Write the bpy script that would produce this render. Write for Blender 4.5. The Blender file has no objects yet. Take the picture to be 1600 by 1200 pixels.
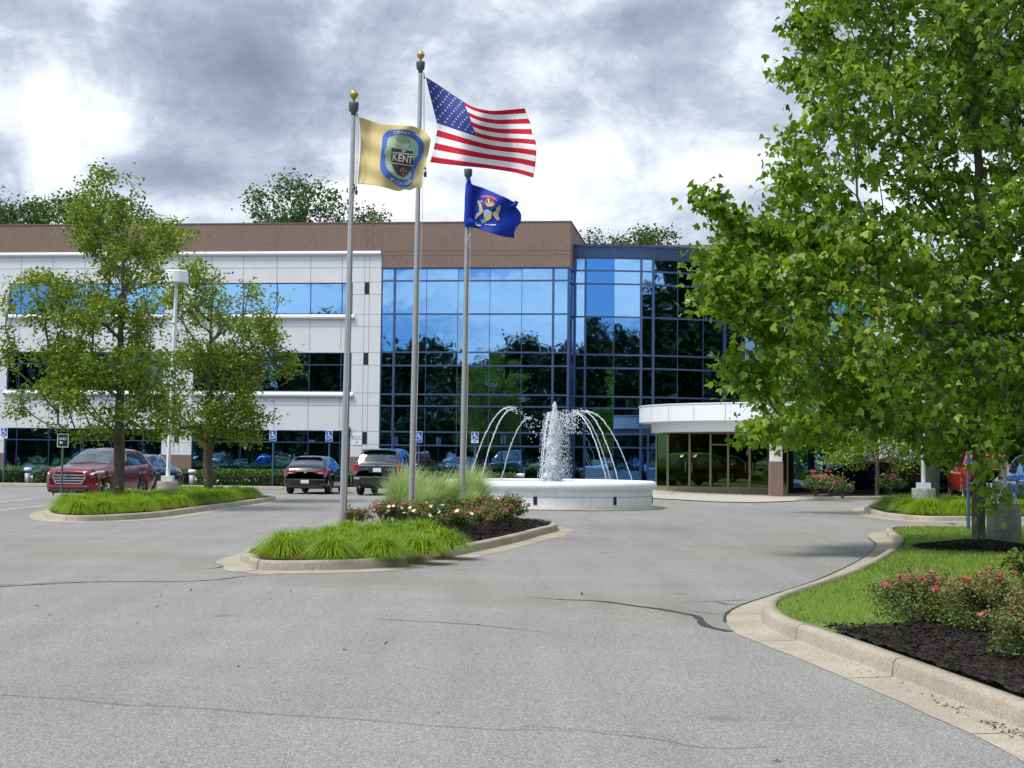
# Office park drive with flags and fountain: built object by object
# direction (as seen from the photographer), half width, half height, added cloud thickness
CLOUDS = [(420,130,.13,.045,.14),(300,60,.15,.035,.07),(700,30,.20,.03,.05),(60,200,.09,.035,-.12),(20,230,.03,.02,.12),(60,40,.05,.03,.10),
          (1000,250,.14,.05,-.13),(1180,60,.06,.04,-.10),(260,270,.06,.02,.14),(500,330,.20,.02,-.12),(1050,30,.10,.03,.06),(560,300,.10,.02,-.08),(880,150,.08,.03,.06)]
# kind, x, y, height of the trees across the road
BACKTREES=[(-190+7.0*i+(i*37%5-2),-24-((i*53)%9)-(9 if i%2 else 0),(12.5+4.0*((i*29)%7)/7+(2.5 if i%2 else 0)+(1.0 if -45<-190+7.0*i<-10 else 0)+(2.5 if -75<-190+7.0*i<-45 else 0))/(15,12,17)[i%3]) for i in range(42)]
BACKTREES+=[(52,2,1.35),(58,14,1.45),(50,26,1.4),(57,38,1.5),(54,50,1.4),(64,30,1.6),(66,8,1.5),(62,58,1.4),(70,46,1.6),(110,-12,1.3),(118,-20,1.2)]

BACKTREES+=[(-185+4.6*i+(i*13%3),-14-((i*31)%4),.42+.06*(i%3)) for i in range(52)]
BACKTREES+=[(60,66,1.4),(66,74,1.5),(58,78,1.4),(72,64,1.6),(64,86,1.5)]
BACKTREES+=[(-70+5.2*i+(i*17%3),-44-((i*7)%5),(13.5+((i*11)%5)*.7)/(15,12,17)[(42+11+52+5+i)%3]) for i in range(18)]
MIRCARS=lambda i:(-75+5.6*i,-9.5-.9*i*.0,0)
import bpy, bmesh, math, random
import numpy as np
from mathutils import Vector, Matrix, noise
from mathutils.geometry import tessellate_polygon
sc = bpy.context.scene
COL = sc.collection
PI = math.pi
R_ = math.radians

# ------------------------------------------------------------------ camera
FPX = 2600.0; PPX, PPY = 800.0, 533.0; TH = math.atan(176/2600.0); RO = .0105; EYE = 1.65
_r0 = Vector((1,0,0)); _u0 = Vector((0,-math.sin(TH),math.cos(TH))); _fw = Vector((0,math.cos(TH),math.sin(TH)))
_R = _r0*math.cos(RO)+_u0*math.sin(RO); _U = _u0*math.cos(RO)-_r0*math.sin(RO)
cam = bpy.data.cameras.new('camera'); camo = bpy.data.objects.new('camera', cam); COL.objects.link(camo)
cm = Matrix((_R,_U,-_fw)).transposed().to_4x4(); cm.translation = Vector((0,0,EYE)); camo.matrix_world = cm
cam.sensor_width = 36; cam.lens = 36*FPX/1600; cam.shift_y = (PPY-600)/1600; cam.clip_start = .1; cam.clip_end = 3000
sc.camera = camo

def ray(px,py):
    return _fw+_R*((px-PPX)/FPX)+_U*((PPY-py)/FPX)
def G(px,py,z=0.0):
    d = ray(px,py); t = (z-EYE)/d.z; return Vector((d.x*t,d.y*t,z))
def AT(px,py,Y):
    d = ray(px,py); t = Y/d.y; return Vector((d.x*t,Y,EYE+d.z*t))

# ------------------------------------------------------------------ exposure, world, sun
sc.view_settings.view_transform = 'Standard'; sc.view_settings.look = 'None'
sc.view_settings.exposure = 0.78; sc.view_settings.gamma = 1.0
SUN_DIR = Vector((-.56,-.36,1.15)).normalized()
sun_el = math.asin(SUN_DIR.z); sun_az = math.atan2(SUN_DIR.x, SUN_DIR.y)
sd = bpy.data.lights.new('sun','SUN'); sd.energy = 2.0; sd.angle = R_(15.0); sd.color = (1,.94,.83)
so = bpy.data.objects.new('sun', sd); COL.objects.link(so)
so.rotation_euler = SUN_DIR.to_track_quat('Z','Y').to_euler()

class NT:
    """small helper for node trees"""
    def __init__(s, nt): s.nt = nt; nt.nodes.clear()
    def n(s, t, ins=None, **kw):
        x = s.nt.nodes.new(t)
        for k,v in kw.items(): setattr(x,k,v)
        for k,v in (ins or {}).items():
            if isinstance(v, bpy.types.NodeSocket): s.nt.links.new(v, x.inputs[k])
            else: x.inputs[k].default_value = v
        return x
    def link(s,a,b): s.nt.links.new(a,b)
    def math(s,op,a,b=0.0,c=None,clamp=False):
        x = s.nt.nodes.new('ShaderNodeMath'); x.operation = op; x.use_clamp = clamp
        for i,v in enumerate((a,b) if c is None else (a,b,c)):
            if isinstance(v, bpy.types.NodeSocket): s.nt.links.new(v,x.inputs[i])
            else: x.inputs[i].default_value = v
        return x.outputs[0]
    def mix(s,f,a,b,blend='MIX'):
        x = s.nt.nodes.new('ShaderNodeMix'); x.data_type='RGBA'; x.blend_type=blend
        for i,v in ((0,f),(6,a),(7,b)):
            if isinstance(v, bpy.types.NodeSocket): s.nt.links.new(v,x.inputs[i])
            else: x.inputs[i].default_value = v if i==0 else (tuple(v)+(1,) if len(v)==3 else v)
        return x.outputs[2]
    def ramp(s,f,stops,interp='LINEAR'):
        x = s.nt.nodes.new('ShaderNodeValToRGB'); r=x.color_ramp; r.interpolation=interp
        while len(r.elements)<len(stops): r.elements.new(.5)
        for e,(p,c) in zip(r.elements,stops):
            e.position=p; e.color=(c,c,c,1) if isinstance(c,(int,float)) else tuple(c)+(1,)
        s.nt.links.new(f,x.inputs[0]); return x.outputs[0]

w = bpy.data.worlds.new('World'); sc.world = w; w.use_nodes = True
N = NT(w.node_tree)
sky = N.n('ShaderNodeTexSky', sky_type='NISHITA', sun_disc=False, sun_elevation=sun_el, sun_rotation=sun_az)
skyc = N.mix(1.0, sky.outputs[0], (.045,.068,.105), 'MULTIPLY')
tc = N.n('ShaderNodeTexCoord')
nrm = N.n('ShaderNodeVectorMath',{0:tc.outputs['Generated']},operation='NORMALIZE').outputs[0]
sep = N.n('ShaderNodeSeparateXYZ',{0:nrm})
zz = N.math('MAXIMUM',sep.outputs[2],0.0)
den = N.math('ADD',zz,.16)
px_ = N.math('DIVIDE',sep.outputs[0],den); py_ = N.math('DIVIDE',sep.outputs[1],den)
pl = N.n('ShaderNodeCombineXYZ',{0:px_,1:py_,2:0.0}).outputs[0]
dv_ = N.n('ShaderNodeVectorMath',{0:nrm,1:(1,1,2.0)},operation='MULTIPLY').outputs[0]
n1 = N.n('ShaderNodeTexNoise',{'Vector':dv_,'Scale':5.2,'Detail':15.0,'Roughness':.66,'Distortion':.1}).outputs[0]
n2 = N.n('ShaderNodeTexNoise',{'Vector':N.n('ShaderNodeVectorMath',{0:dv_,1:(7.3,2.1,0)},operation='ADD').outputs[0],'Scale':13.0,'Detail':12.0,'Roughness':.62,'Distortion':.3}).outputs[0]
n3 = N.n('ShaderNodeTexNoise',{'Vector':N.n('ShaderNodeVectorMath',{0:nrm,1:(3.1,1.7,5.0)},operation='ADD').outputs[0],'Scale':11.0,'Detail':10.0,'Roughness':.64,'Distortion':.6}).outputs[0]
def blob(px,py,r0,r1,amp):
    d = ray(px,py).normalized()
    dv = N.n('ShaderNodeVectorMath',{0:nrm,1:tuple(d)},operation='SUBTRACT').outputs[0]
    sv = N.n('ShaderNodeVectorMath',{0:dv,1:(1/r0,1/r0,1/r1)},operation='MULTIPLY').outputs[0]
    ln = N.n('ShaderNodeVectorMath',{0:sv},operation='LENGTH').outputs['Value']
    m = N.n('ShaderNodeMapRange',{0:ln,1:0.0,2:1.0,3:amp,4:0.0},interpolation_type='SMOOTHSTEP')
    return m.outputs[0]
# cloud thickness: noise plus the large cloud masses of this sky
th = N.math('ADD',N.math('MULTIPLY',n1,.42),N.math('MULTIPLY',n2,.40))
th = N.math('ADD',th,N.math('MULTIPLY',n3,.50))
for a in CLOUDS:
    th = N.math('ADD',th,blob(*a))
th = N.math('ADD',N.math('MULTIPLY',N.math('SUBTRACT',th,.59),1.5),.50)
ccol = N.ramp(th,[(.28,(.74,.77,.80)),(.42,(.62,.655,.70)),(.52,(.50,.54,.60)),(.64,(.33,.375,.45)),(.80,(.22,.26,.335)),(1.0,(.15,.185,.25))])
# broken cover with blue gaps in the part of the sky behind the photographer
back = N.n('ShaderNodeMapRange',{0:sep.outputs[1],1:.25,2:-.35,3:0.0,4:1.0},interpolation_type='SMOOTHSTEP').outputs[0]
n4 = N.n('ShaderNodeTexNoise',{'Vector':N.n('ShaderNodeVectorMath',{0:nrm,1:(1,1,2.6)},operation='MULTIPLY').outputs[0],'Scale':5.5,'Detail':12.0,'Roughness':.58,'Distortion':.2}).outputs[0]
gap = N.n('ShaderNodeMapRange',{0:n4,1:.43,2:.55,3:1.0,4:0.0},interpolation_type='SMOOTHSTEP').outputs[0]
gap = N.math('MULTIPLY',gap,back)
white = N.mix(back,ccol,N.ramp(n4,[(.42,(.36,.47,.62)),(.58,(.85,.88,.92))]))
fin = N.mix(gap,white,skyc)
bg = N.n('ShaderNodeBackground',{'Color':fin,'Strength':1.0})
N.n('ShaderNodeOutputWorld',{0:bg.outputs[0]})

# ------------------------------------------------------------------ materials
MATS = {}
def newmat(name):
    m = bpy.data.materials.new(name); m.use_nodes = True; MATS[name]=m; return m, NT(m.node_tree)
def out(N,sh,disp=None):
    o = N.n('ShaderNodeOutputMaterial',{0:sh})
def bump(N,h,strength,dist=.01):
    return N.n('ShaderNodeBump',{'Height':h,'Strength':strength,'Distance':dist}).outputs[0]
def simple(name,col,rough=.5,metal=0.0,var=.12,scale=6.0,spec=.5,bumps=0.0,coat=0.0):
    m,N = newmat(name)
    tc = N.n('ShaderNodeTexCoord'); nz = N.n('ShaderNodeTexNoise',{'Vector':tc.outputs['Object'],'Scale':scale,'Detail':5.0,'Roughness':.6}).outputs[0]
    c = N.mix(nz,tuple(x*(1-var) for x in col),tuple(min(1,x*(1+var)) for x in col))
    ins = {'Base Color':c,'Roughness':rough,'Metallic':metal,'Specular IOR Level':spec,'Coat Weight':coat,'Coat Roughness':.04}
    if bumps: ins['Normal']=bump(N,nz,bumps)
    out(N,N.n('ShaderNodeBsdfPrincipled',ins).outputs[0]); return m
def speckle(name,cols,scale,rough=.85,patch=.15,pscale=.35,bumps=.25,extra=None):
    """aggregate: fine noise between several stone tones, large soft patches"""
    m,N = newmat(name)
    tc = N.n('ShaderNodeTexCoord'); v = tc.outputs['Object']
    vo = N.n('ShaderNodeTexVoronoi',{'Vector':v,'Scale':scale},feature='F1')
    g = N.n('ShaderNodeSeparateColor',{0:vo.outputs['Color']}).outputs[0]
    k = len(cols); c = N.ramp(g,[((i+.5)/k,cols[i]) for i in range(k)])
    big = N.n('ShaderNodeTexNoise',{'Vector':v,'Scale':pscale,'Detail':6.0,'Roughness':.6}).outputs[0]
    c = N.mix(1.0,c,N.ramp(big,[(.3,1-patch),(.7,1+patch)]),'MULTIPLY')
    if extra: c = extra(N,v,c)
    ins={'Base Color':c,'Roughness':rough,'Specular IOR Level':.3}
    if bumps: ins['Normal']=bump(N,g,bumps,.004)
    out(N,N.n('ShaderNodeBsdfPrincipled',ins).outputs[0]); return m
def leafmat(name,cols,trans=.35,rough=.42,tint=(.9,1.15,.35),spec=.35):
    m,N = newmat(name)
    at = N.n('ShaderNodeAttribute',attribute_name='lv').outputs['Fac']
    c = N.ramp(at,[(i/(len(cols)-1),cols[i]) for i in range(len(cols))])
    p = N.n('ShaderNodeBsdfPrincipled',{'Base Color':c,'Roughness':rough,'Specular IOR Level':spec})
    t = N.n('ShaderNodeBsdfTranslucent',{'Color':N.mix(1.0,c,tint,'MULTIPLY')})
    out(N,N.n('ShaderNodeMixShader',{0:trans,1:p.outputs[0],2:t.outputs[0]}).outputs[0]); return m

def asphalt_extra(N,v,c):
    st = N.n('ShaderNodeTexNoise',{'Vector':N.n('ShaderNodeMapping',{0:v,3:(.25,2.2,1)}).outputs[0],'Scale':.35,'Detail':5.0}).outputs[0]
    c = N.mix(1.0,c,N.ramp(st,[(.3,.95),(.7,1.04)]),'MULTIPLY')
    # silt left by draining water in a band across the drive
    sp = N.n('ShaderNodeSeparateXYZ',{0:v})
    y = N.math('SUBTRACT',sp.outputs[1],N.math('MULTIPLY',sp.outputs[0],-1.1))
    wob = N.n('ShaderNodeTexNoise',{'Vector':v,'Scale':.5,'Detail':4.0}).outputs[0]
    y = N.math('ADD',y,N.math('MULTIPLY',wob,5.0))
    band = N.n('ShaderNodeMapRange',{0:N.math('ABSOLUTE',N.math('SUBTRACT',y,22.3)),1:.3,2:2.4,3:1.0,4:0.0},interpolation_type='SMOOTHSTEP').outputs[0]
    nb = N.n('ShaderNodeTexNoise',{'Vector':v,'Scale':2.0,'Detail':5.0}).outputs[0]
    c = N.mix(N.math('MULTIPLY',N.math('MULTIPLY',band,nb),.55),c,(.20,.165,.115))
    dk = N.n('ShaderNodeTexNoise',{'Vector':v,'Scale':.9,'Detail':8.0,'Roughness':.7}).outputs[0]
    c = N.mix(N.n('ShaderNodeMapRange',{0:dk,1:.64,2:.8,3:0.0,4:.12}).outputs[0],c,(.10,.10,.10))
    # faint wheel tracks round the island and old drips
    tk = N.n('ShaderNodeTexNoise',{'Vector':N.n('ShaderNodeMapping',{0:v,2:(0,0,.35),3:(1.6,.12,1)}).outputs[0],'Scale':1.1,'Detail':3.0}).outputs[0]
    c = N.mix(1.0,c,N.ramp(tk,[(.35,.93),(.65,1.05)]),'MULTIPLY')
    sp_ = N.n('ShaderNodeTexVoronoi',{'Vector':v,'Scale':.55},feature='F1').outputs['Distance']
    wv_ = N.n('ShaderNodeTexNoise',{'Vector':v,'Scale':7.0,'Detail':4.0}).outputs[0]
    c = N.mix(N.n('ShaderNodeMapRange',{0:N.math('ADD',sp_,N.math('MULTIPLY',wv_,.12)),1:.10,2:.16,3:.32,4:0.0}).outputs[0],c,(.07,.068,.062))
    return c
speckle('asphalt',[(.14,.136,.126),(.21,.205,.19),(.25,.244,.228),(.285,.278,.26),(.42,.41,.385)],125,rough=.88,patch=.05,bumps=.4,extra=asphalt_extra)
speckle('brown_granite',[(.165,.108,.078),(.215,.145,.108),(.25,.172,.13),(.30,.215,.168)],60,rough=.7,patch=.06,bumps=0)
speckle('white_precast',[(.71,.70,.68),(.745,.735,.715),(.765,.755,.735),(.79,.78,.76)],45,rough=.75,patch=.04,pscale=.6,bumps=0)
def kerb_extra(N,v,c):
    a=N.n('ShaderNodeTexNoise',{'Vector':v,'Scale':2.6,'Detail':9.0,'Roughness':.7}).outputs[0]
    c=N.mix(N.n('ShaderNodeMapRange',{0:a,1:.52,2:.70,3:0.0,4:.5}).outputs[0],c,(.17,.14,.095))
    b_=N.n('ShaderNodeTexNoise',{'Vector':v,'Scale':14.0,'Detail':6.0}).outputs[0]
    return N.mix(N.n('ShaderNodeMapRange',{0:b_,1:.64,2:.72,3:0.0,4:.4}).outputs[0],c,(.10,.085,.06))
speckle('kerb_concrete',[(.28,.245,.185),(.37,.33,.25),(.43,.385,.30),(.49,.445,.35)],140,rough=.9,patch=.2,pscale=1.3,bumps=.4,extra=kerb_extra)
speckle('walk_concrete',[(.36,.33,.27),(.46,.42,.35),(.54,.50,.43)],80,rough=.9,patch=.12,bumps=0)
speckle('mulch',[(.008,.006,.005),(.018,.014,.012),(.035,.027,.022),(.06,.045,.035)],60,rough=.95,patch=.3,pscale=2,bumps=.8)
speckle('ground_grass',[(.03,.07,.012),(.05,.11,.02),(.08,.15,.03)],50,rough=.9,patch=.2,bumps=.3)
simple('lawn_soil',(.11,.18,.018),.9,var=.3,scale=9)
def cyl_extra(N,v,c):
    sp=N.n('ShaderNodeSeparateXYZ',{0:v})
    ln=N.n('ShaderNodeTexWave',{'Vector':v,'Scale':2.6,'Distortion':1.2,'Detail':3.0},bands_direction='Z').outputs[0]
    c=N.mix(1.0,c,N.ramp(ln,[(.0,.86),(.25,1.0),(1,1.03)]),'MULTIPLY')
    dr=N.n('ShaderNodeTexNoise',{'Vector':N.n('ShaderNodeMapping',{0:v,3:(5,5,.7)}).outputs[0],'Scale':1.6,'Detail':6.0}).outputs[0]
    return N.mix(N.n('ShaderNodeMapRange',{0:dr,1:.5,2:.7,3:0.0,4:.6}).outputs[0],c,(.16,.15,.115))
speckle('weathered_concrete',[(.28,.27,.22),(.36,.35,.29),(.42,.41,.35)],60,rough=.9,patch=.2,pscale=2,bumps=.2,extra=cyl_extra)
simple('sealant',(.035,.035,.037),.6,var=.2)
simple('joint_dark',(.12,.12,.12),.8)
simple('joint_grey',(.40,.41,.43),.8)
simple('kerb_joint',(.07,.06,.045),.9)
simple('frame_blue',(.035,.065,.16),.35,.3,var=.05)
simple('mullion_blue',(.075,.11,.22),.3,.4,var=.05)
simple('fascia_navy',(.045,.075,.155),.3,.4,var=.06)
simple('bullnose',(.74,.73,.70),.5,var=.03)
simple('vent_black',(.012,.012,.014),.5)
simple('white_paint',(.83,.84,.86),.35,var=.03)
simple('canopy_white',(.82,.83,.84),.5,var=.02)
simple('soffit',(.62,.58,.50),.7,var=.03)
simple('bronze',(.34,.29,.17),.3,.7,var=.1)
simple('interior_dark',(.02,.022,.02),.9)
simple('interior_floor',(.25,.20,.14),.5)
simple('pole_alu',(.46,.46,.45),.38,.55,var=.06,scale=3)
simple('cap_grey',(.10,.115,.125),.5,.3)
simple('gold_ball',(.62,.42,.14),.28,.9,var=.08)
simple('rope',(.55,.53,.48),.8)
simple('clip_dark',(.05,.05,.055),.4,.5)
simple('sign_blue',(.02,.12,.42),.4,var=.03)
simple('post_blue',(.05,.10,.20),.5)
simple('post_grey',(.14,.15,.145),.5,.3)
simple('sign_green_black',(.02,.035,.03),.4)
simple('sign_white',(.85,.86,.87),.45,var=.02)
simple('sign_red',(.5,.02,.03),.5,var=.02)
m,N=newmat('foam')
p=N.n('ShaderNodeBsdfPrincipled',{'Base Color':(.92,.95,.98,1),'Roughness':.25,'Specular IOR Level':.6}); t_=N.n('ShaderNodeBsdfTranslucent',{'Color':(.92,.95,.98,1)}); tr_=N.n('ShaderNodeBsdfTransparent',{})
mm=N.n('ShaderNodeMixShader',{0:.35,1:p.outputs[0],2:t_.outputs[0]}); out(N,N.n('ShaderNodeMixShader',{0:.22,1:mm.outputs[0],2:tr_.outputs[0]}).outputs[0])
m,N=newmat('foam_core')
p=N.n('ShaderNodeBsdfPrincipled',{'Base Color':(.96,.97,.99,1),'Roughness':.5}); t_=N.n('ShaderNodeBsdfTranslucent',{'Color':(.95,.97,1,1)})
out(N,N.n('ShaderNodeMixShader',{0:.4,1:p.outputs[0],2:t_.outputs[0]}).outputs[0])
def basin_extra(N,v,c):
    dr=N.n('ShaderNodeTexNoise',{'Vector':N.n('ShaderNodeMapping',{0:v,3:(4,4,.5)}).outputs[0],'Scale':1.5,'Detail':6.0}).outputs[0]
    return N.mix(N.n('ShaderNodeMapRange',{0:dr,1:.48,2:.72,3:0.0,4:.14}).outputs[0],c,(.42,.43,.42))
speckle('basin_white',[(.77,.78,.79),(.81,.82,.83),(.83,.84,.85)],50,rough=.55,patch=.05,pscale=1.5,bumps=.1,extra=basin_extra)
simple('marking_white',(.62,.62,.60),.8,var=.25,scale=14)
simple('tyre',(.018,.018,.019),.8)
simple('rim',(.5,.5,.52),.25,.9)
simple('rim_dark',(.10,.10,.11),.3,.8)
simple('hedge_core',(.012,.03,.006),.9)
simple('plastic_black',(.02,.021,.023),.45)
simple('chrome',(.75,.76,.78),.12,1.0,var=.03)
simple('paint_red',(.18,.006,.016),.28,.35,var=.05,coat=1.0)
simple('paint_black',(.004,.005,.007),.22,.0,var=.05,coat=1.0)
simple('paint_dark',(.008,.011,.018),.22,.3,var=.05,coat=1.0)
simple('paint_blue',(.006,.09,.50),.25,.4,var=.05,coat=1.0)
simple('paint_bright_red',(.52,.05,.015),.3,.1,var=.05,coat=1.0)
simple('paint_teal',(.03,.11,.14),.25,.5,var=.05,coat=1.0)
simple('paint_silver',(.45,.47,.5),.25,.7,var=.05,coat=1.0)
simple('paint_white',(.75,.76,.78),.25,.0,var=.02,coat=1.0)
simple('car_glass',(.008,.02,.025),.04,.0,var=.02,spec=1.0,coat=1.0)
simple('car_glass_bright',(.20,.23,.245),.08,.9,var=.05)
simple('lamp_red',(.45,.01,.012),.15,.1,coat=1.0)
simple('lamp_clear',(.72,.74,.74),.12,.5,coat=1.0)
simple('plate_white',(.7,.72,.75),.5,var=.02)
simple('emblem_blue',(.01,.03,.15),.3)
simple('cloth_yellow',(.66,.53,.24),.75,var=.06,scale=4,spec=.2)
simple('cloth_red',(.52,.012,.035),.7,var=.06,spec=.2)
simple('cloth_white',(.80,.80,.80),.7,var=.03,spec=.2)
simple('cloth_navy',(.045,.07,.26),.7,var=.06,spec=.2)
simple('cloth_blue',(.008,.045,.40),.6,var=.08,spec=.25)
simple('seal_blue',(.06,.14,.50),.7,var=.03)
simple('seal_line',(.16,.24,.36),.7)
simple('seal_green',(.35,.50,.33),.7,var=.05)
simple('seal_dark',(.045,.05,.06),.7)
simple('seal_maroon',(.10,.045,.06),.7)
simple('seal_cream',(.80,.78,.62),.7,var=.03)
simple('seal_pink',(.55,.30,.28),.7)
simple('seal_pale',(.52,.62,.44),.7)
simple('arms_tan',(.60,.45,.30),.7,var=.15,scale=40)
simple('arms_pink',(.62,.10,.25),.7)
simple('arms_sky',(.35,.55,.78),.7)
simple('arms_gold',(.68,.48,.16),.7)
simple('arms_brown',(.22,.11,.05),.7)
simple('arms_green',(.12,.34,.30),.7)
simple('arms_navy',(.01,.04,.16),.7)
simple('petal_red',(.50,.012,.05),.6,var=.25,scale=30)
simple('petal_pink',(.62,.06,.14),.6,var=.2,scale=30)
simple('petal_cream',(.82,.74,.42),.6,var=.1,scale=30)
def barkmat(name,c1,c2):
    m,N=newmat(name); tc=N.n('ShaderNodeTexCoord')
    mp=N.n('ShaderNodeMapping',{0:tc.outputs['Object'],3:(9,9,2.2)}).outputs[0]
    nz=N.n('ShaderNodeTexNoise',{'Vector':mp,'Scale':2.2,'Detail':8.0,'Roughness':.7,'Distortion':.6}).outputs[0]
    c=N.ramp(nz,[(.3,c1),(.65,c2)])
    out(N,N.n('ShaderNodeBsdfPrincipled',{'Base Color':c,'Roughness':.9,'Normal':bump(N,nz,.9,.03)}).outputs[0])
barkmat('bark_grey',(.045,.038,.028),(.20,.175,.135))
barkmat('bark_brown',(.05,.04,.028),(.17,.14,.10))
leafmat('leaf_maple',[(.035,.085,.005),(.10,.20,.010),(.18,.31,.014),(.29,.41,.03),(.50,.55,.13)],trans=.42,spec=.5)
leafmat('leaf_pear',[(.07,.115,.012),(.16,.225,.018),(.26,.33,.028),(.38,.43,.06)],trans=.38)
leafmat('leaf_wood',[(.010,.028,.006),(.02,.05,.010),(.035,.075,.014),(.05,.09,.018)],trans=.15)
leafmat('leaf_far',[(.025,.065,.012),(.055,.12,.018),(.09,.17,.028),(.14,.22,.045)],trans=.25)
leafmat('leaf_hedge',[(.04,.085,.006),(.10,.17,.010),(.17,.26,.018)],trans=.2)
leafmat('blade_lily',[(.07,.14,.006),(.18,.30,.010),(.31,.43,.016),(.46,.57,.03)],trans=.35,spec=.4)
leafmat('blade_tall',[(.22,.28,.12),(.38,.45,.24),(.58,.64,.42),(.76,.80,.60)],trans=.35)
leafmat('blade_lawn',[(.085,.16,.010),(.16,.26,.016),(.25,.35,.026),(.36,.42,.07)],trans=.3)
leafmat('leaf_rose',[(.05,.09,.02),(.12,.17,.04),(.21,.26,.07),(.26,.20,.08),(.33,.19,.13)],trans=.25)
leafmat('leaf_rose_green',[(.03,.07,.015),(.07,.13,.03),(.14,.21,.06),(.24,.16,.08)],trans=.25)
leafmat('mulch_chip',[(.006,.005,.004),(.015,.012,.010),(.035,.027,.02),(.085,.065,.05)],trans=0.0,rough=.9,spec=.2)
leafmat('litter',[(.03,.022,.012),(.07,.05,.02),(.12,.10,.03)],trans=0.0,rough=.9,spec=.2)

m,N = newmat('mirror_glass')
tc=N.n('ShaderNodeTexCoord'); wv=N.n('ShaderNodeTexNoise',{'Vector':tc.outputs['Object'],'Scale':.55,'Detail':2.0}).outputs[0]
gl=N.n('ShaderNodeBsdfPrincipled',{'Base Color':(.18,.36,.60,1),'Metallic':1.0,'Roughness':.015,'Normal':bump(N,wv,.10,.05)})
out(N,gl.outputs[0])
m,N = newmat('door_glass')
gg=N.n('ShaderNodeBsdfGlossy',{'Color':(.30,.48,.18,1),'Roughness':.02}); tr=N.n('ShaderNodeBsdfTransparent',{'Color':(.30,.34,.22,1)})
out(N,N.n('ShaderNodeMixShader',{0:.26,1:tr.outputs[0],2:gg.outputs[0]}).outputs[0])
m,N = newmat('fountain_water')
tc=N.n('ShaderNodeTexCoord'); wv=N.n('ShaderNodeTexNoise',{'Vector':tc.outputs['Object'],'Scale':7.0,'Detail':3.0}).outputs[0]
out(N,N.n('ShaderNodeBsdfPrincipled',{'Base Color':(.10,.22,.25,1),'Roughness':.06,'Normal':bump(N,wv,.6,.05)}).outputs[0])

# ------------------------------------------------------------------ mesh helpers
def tag(o,label=None,cat=None,group=None,kind=None):
    if label: o['label']=label
    if cat: o['category']=cat
    if group: o['group']=group
    if kind: o['kind']=kind
    return o
def empty(name,loc,rz=0.0,label=None,cat=None,group=None):
    o=bpy.data.objects.new(name,None); o.empty_display_size=.3; COL.objects.link(o)
    o.matrix_world = Matrix.Translation(Vector(loc))@Matrix.Rotation(rz,4,'Z')
    return tag(o,label,cat,group)
WM = {}
def wmat(o):
    m=o.matrix_basis.copy(); p=o.parent
    while p: m=p.matrix_basis@m; p=p.parent
    return m
class MB:
    def __init__(s): s.v=[]; s.f=[]; s.m=[]; s.sm=[]
    def add(s,vs,fs,mi=0,smooth=False):
        b=len(s.v); s.v+= [tuple(x) for x in vs]; s.f+=[tuple(b+i for i in f) for f in fs]; s.m+=[mi]*len(fs); s.sm+=[smooth]*len(fs)
    def quad(s,a,b,c,d,mi=0): s.add([a,b,c,d],[(0,1,2,3)],mi)
    def box(s,x0,x1,y0,y1,z0,z1,mi=0,T=None):
        vs=[(x,y,z) for z in (z0,z1) for y in (y0,y1) for x in (x0,x1)]
        if T: vs=[T(*p) for p in vs]
        s.add(vs,[(0,2,3,1),(4,5,7,6),(0,1,5,4),(2,6,7,3),(0,4,6,2),(1,3,7,5)],mi)
    def tube(s,pts,rad,n=8,mi=0,cap=True,smooth=True):
        pts=[Vector(p) for p in pts]; k=len(pts)
        if not hasattr(rad,'__len__'): rad=[rad]*k
        vs=[];up=Vector((0,0,1)); prev=None
        for i,p in enumerate(pts):
            d=(pts[min(i+1,k-1)]-pts[max(i-1,0)]).normalized()
            if prev is None:
                a=d.orthogonal().normalized() if abs(d.z)<.9 else Vector((1,0,0))
            else: a=prev
            a=(a-d*a.dot(d)).normalized(); b=d.cross(a); prev=a
            for j in range(n):
                t=2*PI*j/n; vs.append(p+(a*math.cos(t)+b*math.sin(t))*rad[i])
        fs=[(i*n+j,i*n+(j+1)%n,(i+1)*n+(j+1)%n,(i+1)*n+j) for i in range(k-1) for j in range(n)]
        s.add(vs,fs,mi,smooth)
        if cap: s.add(vs[:n],[tuple(range(n))[::-1]],mi); s.add(vs[-n:],[tuple(range(n))],mi)
    def lathe(s,prof,c=(0,0,0),n=24,mi=0,smooth=True,axis='Z'):
        vs=[]
        for r,z in prof:
            for j in range(n):
                t=2*PI*j/n
                if axis=='Z': vs.append((c[0]+r*math.cos(t),c[1]+r*math.sin(t),c[2]+z))
                else: vs.append((c[0]+z,c[1]+r*math.cos(t),c[2]+r*math.sin(t)))
        k=len(prof)
        fs=[(i*n+j,i*n+(j+1)%n,(i+1)*n+(j+1)%n,(i+1)*n+j) for i in range(k-1) for j in range(n)]
        s.add(vs,fs,mi,smooth)
    def grid(s,P,nu,nv,mi=0,smooth=True,flip=False):
        """P: list of (nu*nv) points, row major in v"""
        fs=[]
        for j in range(nv-1):
            for i in range(nu-1):
                a=j*nu+i; q=(a,a+1,a+nu+1,a+nu); fs.append(q[::-1] if flip else q)
        s.add(P,fs,mi,smooth)
    def poly(s,pts,mi=0,z=None):
        tri=tessellate_polygon([[Vector(p) for p in pts]])
        s.add(pts,[t for t in tri],mi)
    def build(s,name,mats,parent=None,world=True):
        me=bpy.data.meshes.new(name)
        vs=s.v
        if parent is not None and world:
            inv=wmat(parent).inverted(); vs=[tuple(inv@Vector(p)) for p in vs]
        me.from_pydata(vs,[],s.f)
        if isinstance(mats,str): mats=[mats]
        for x in mats: me.materials.append(MATS[x])
        me.polygons.foreach_set('material_index',s.m); me.polygons.foreach_set('use_smooth',s.sm); me.update()
        o=bpy.data.objects.new(name,me); COL.objects.link(o)
        if parent is not None: o.parent=parent
        return o
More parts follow.
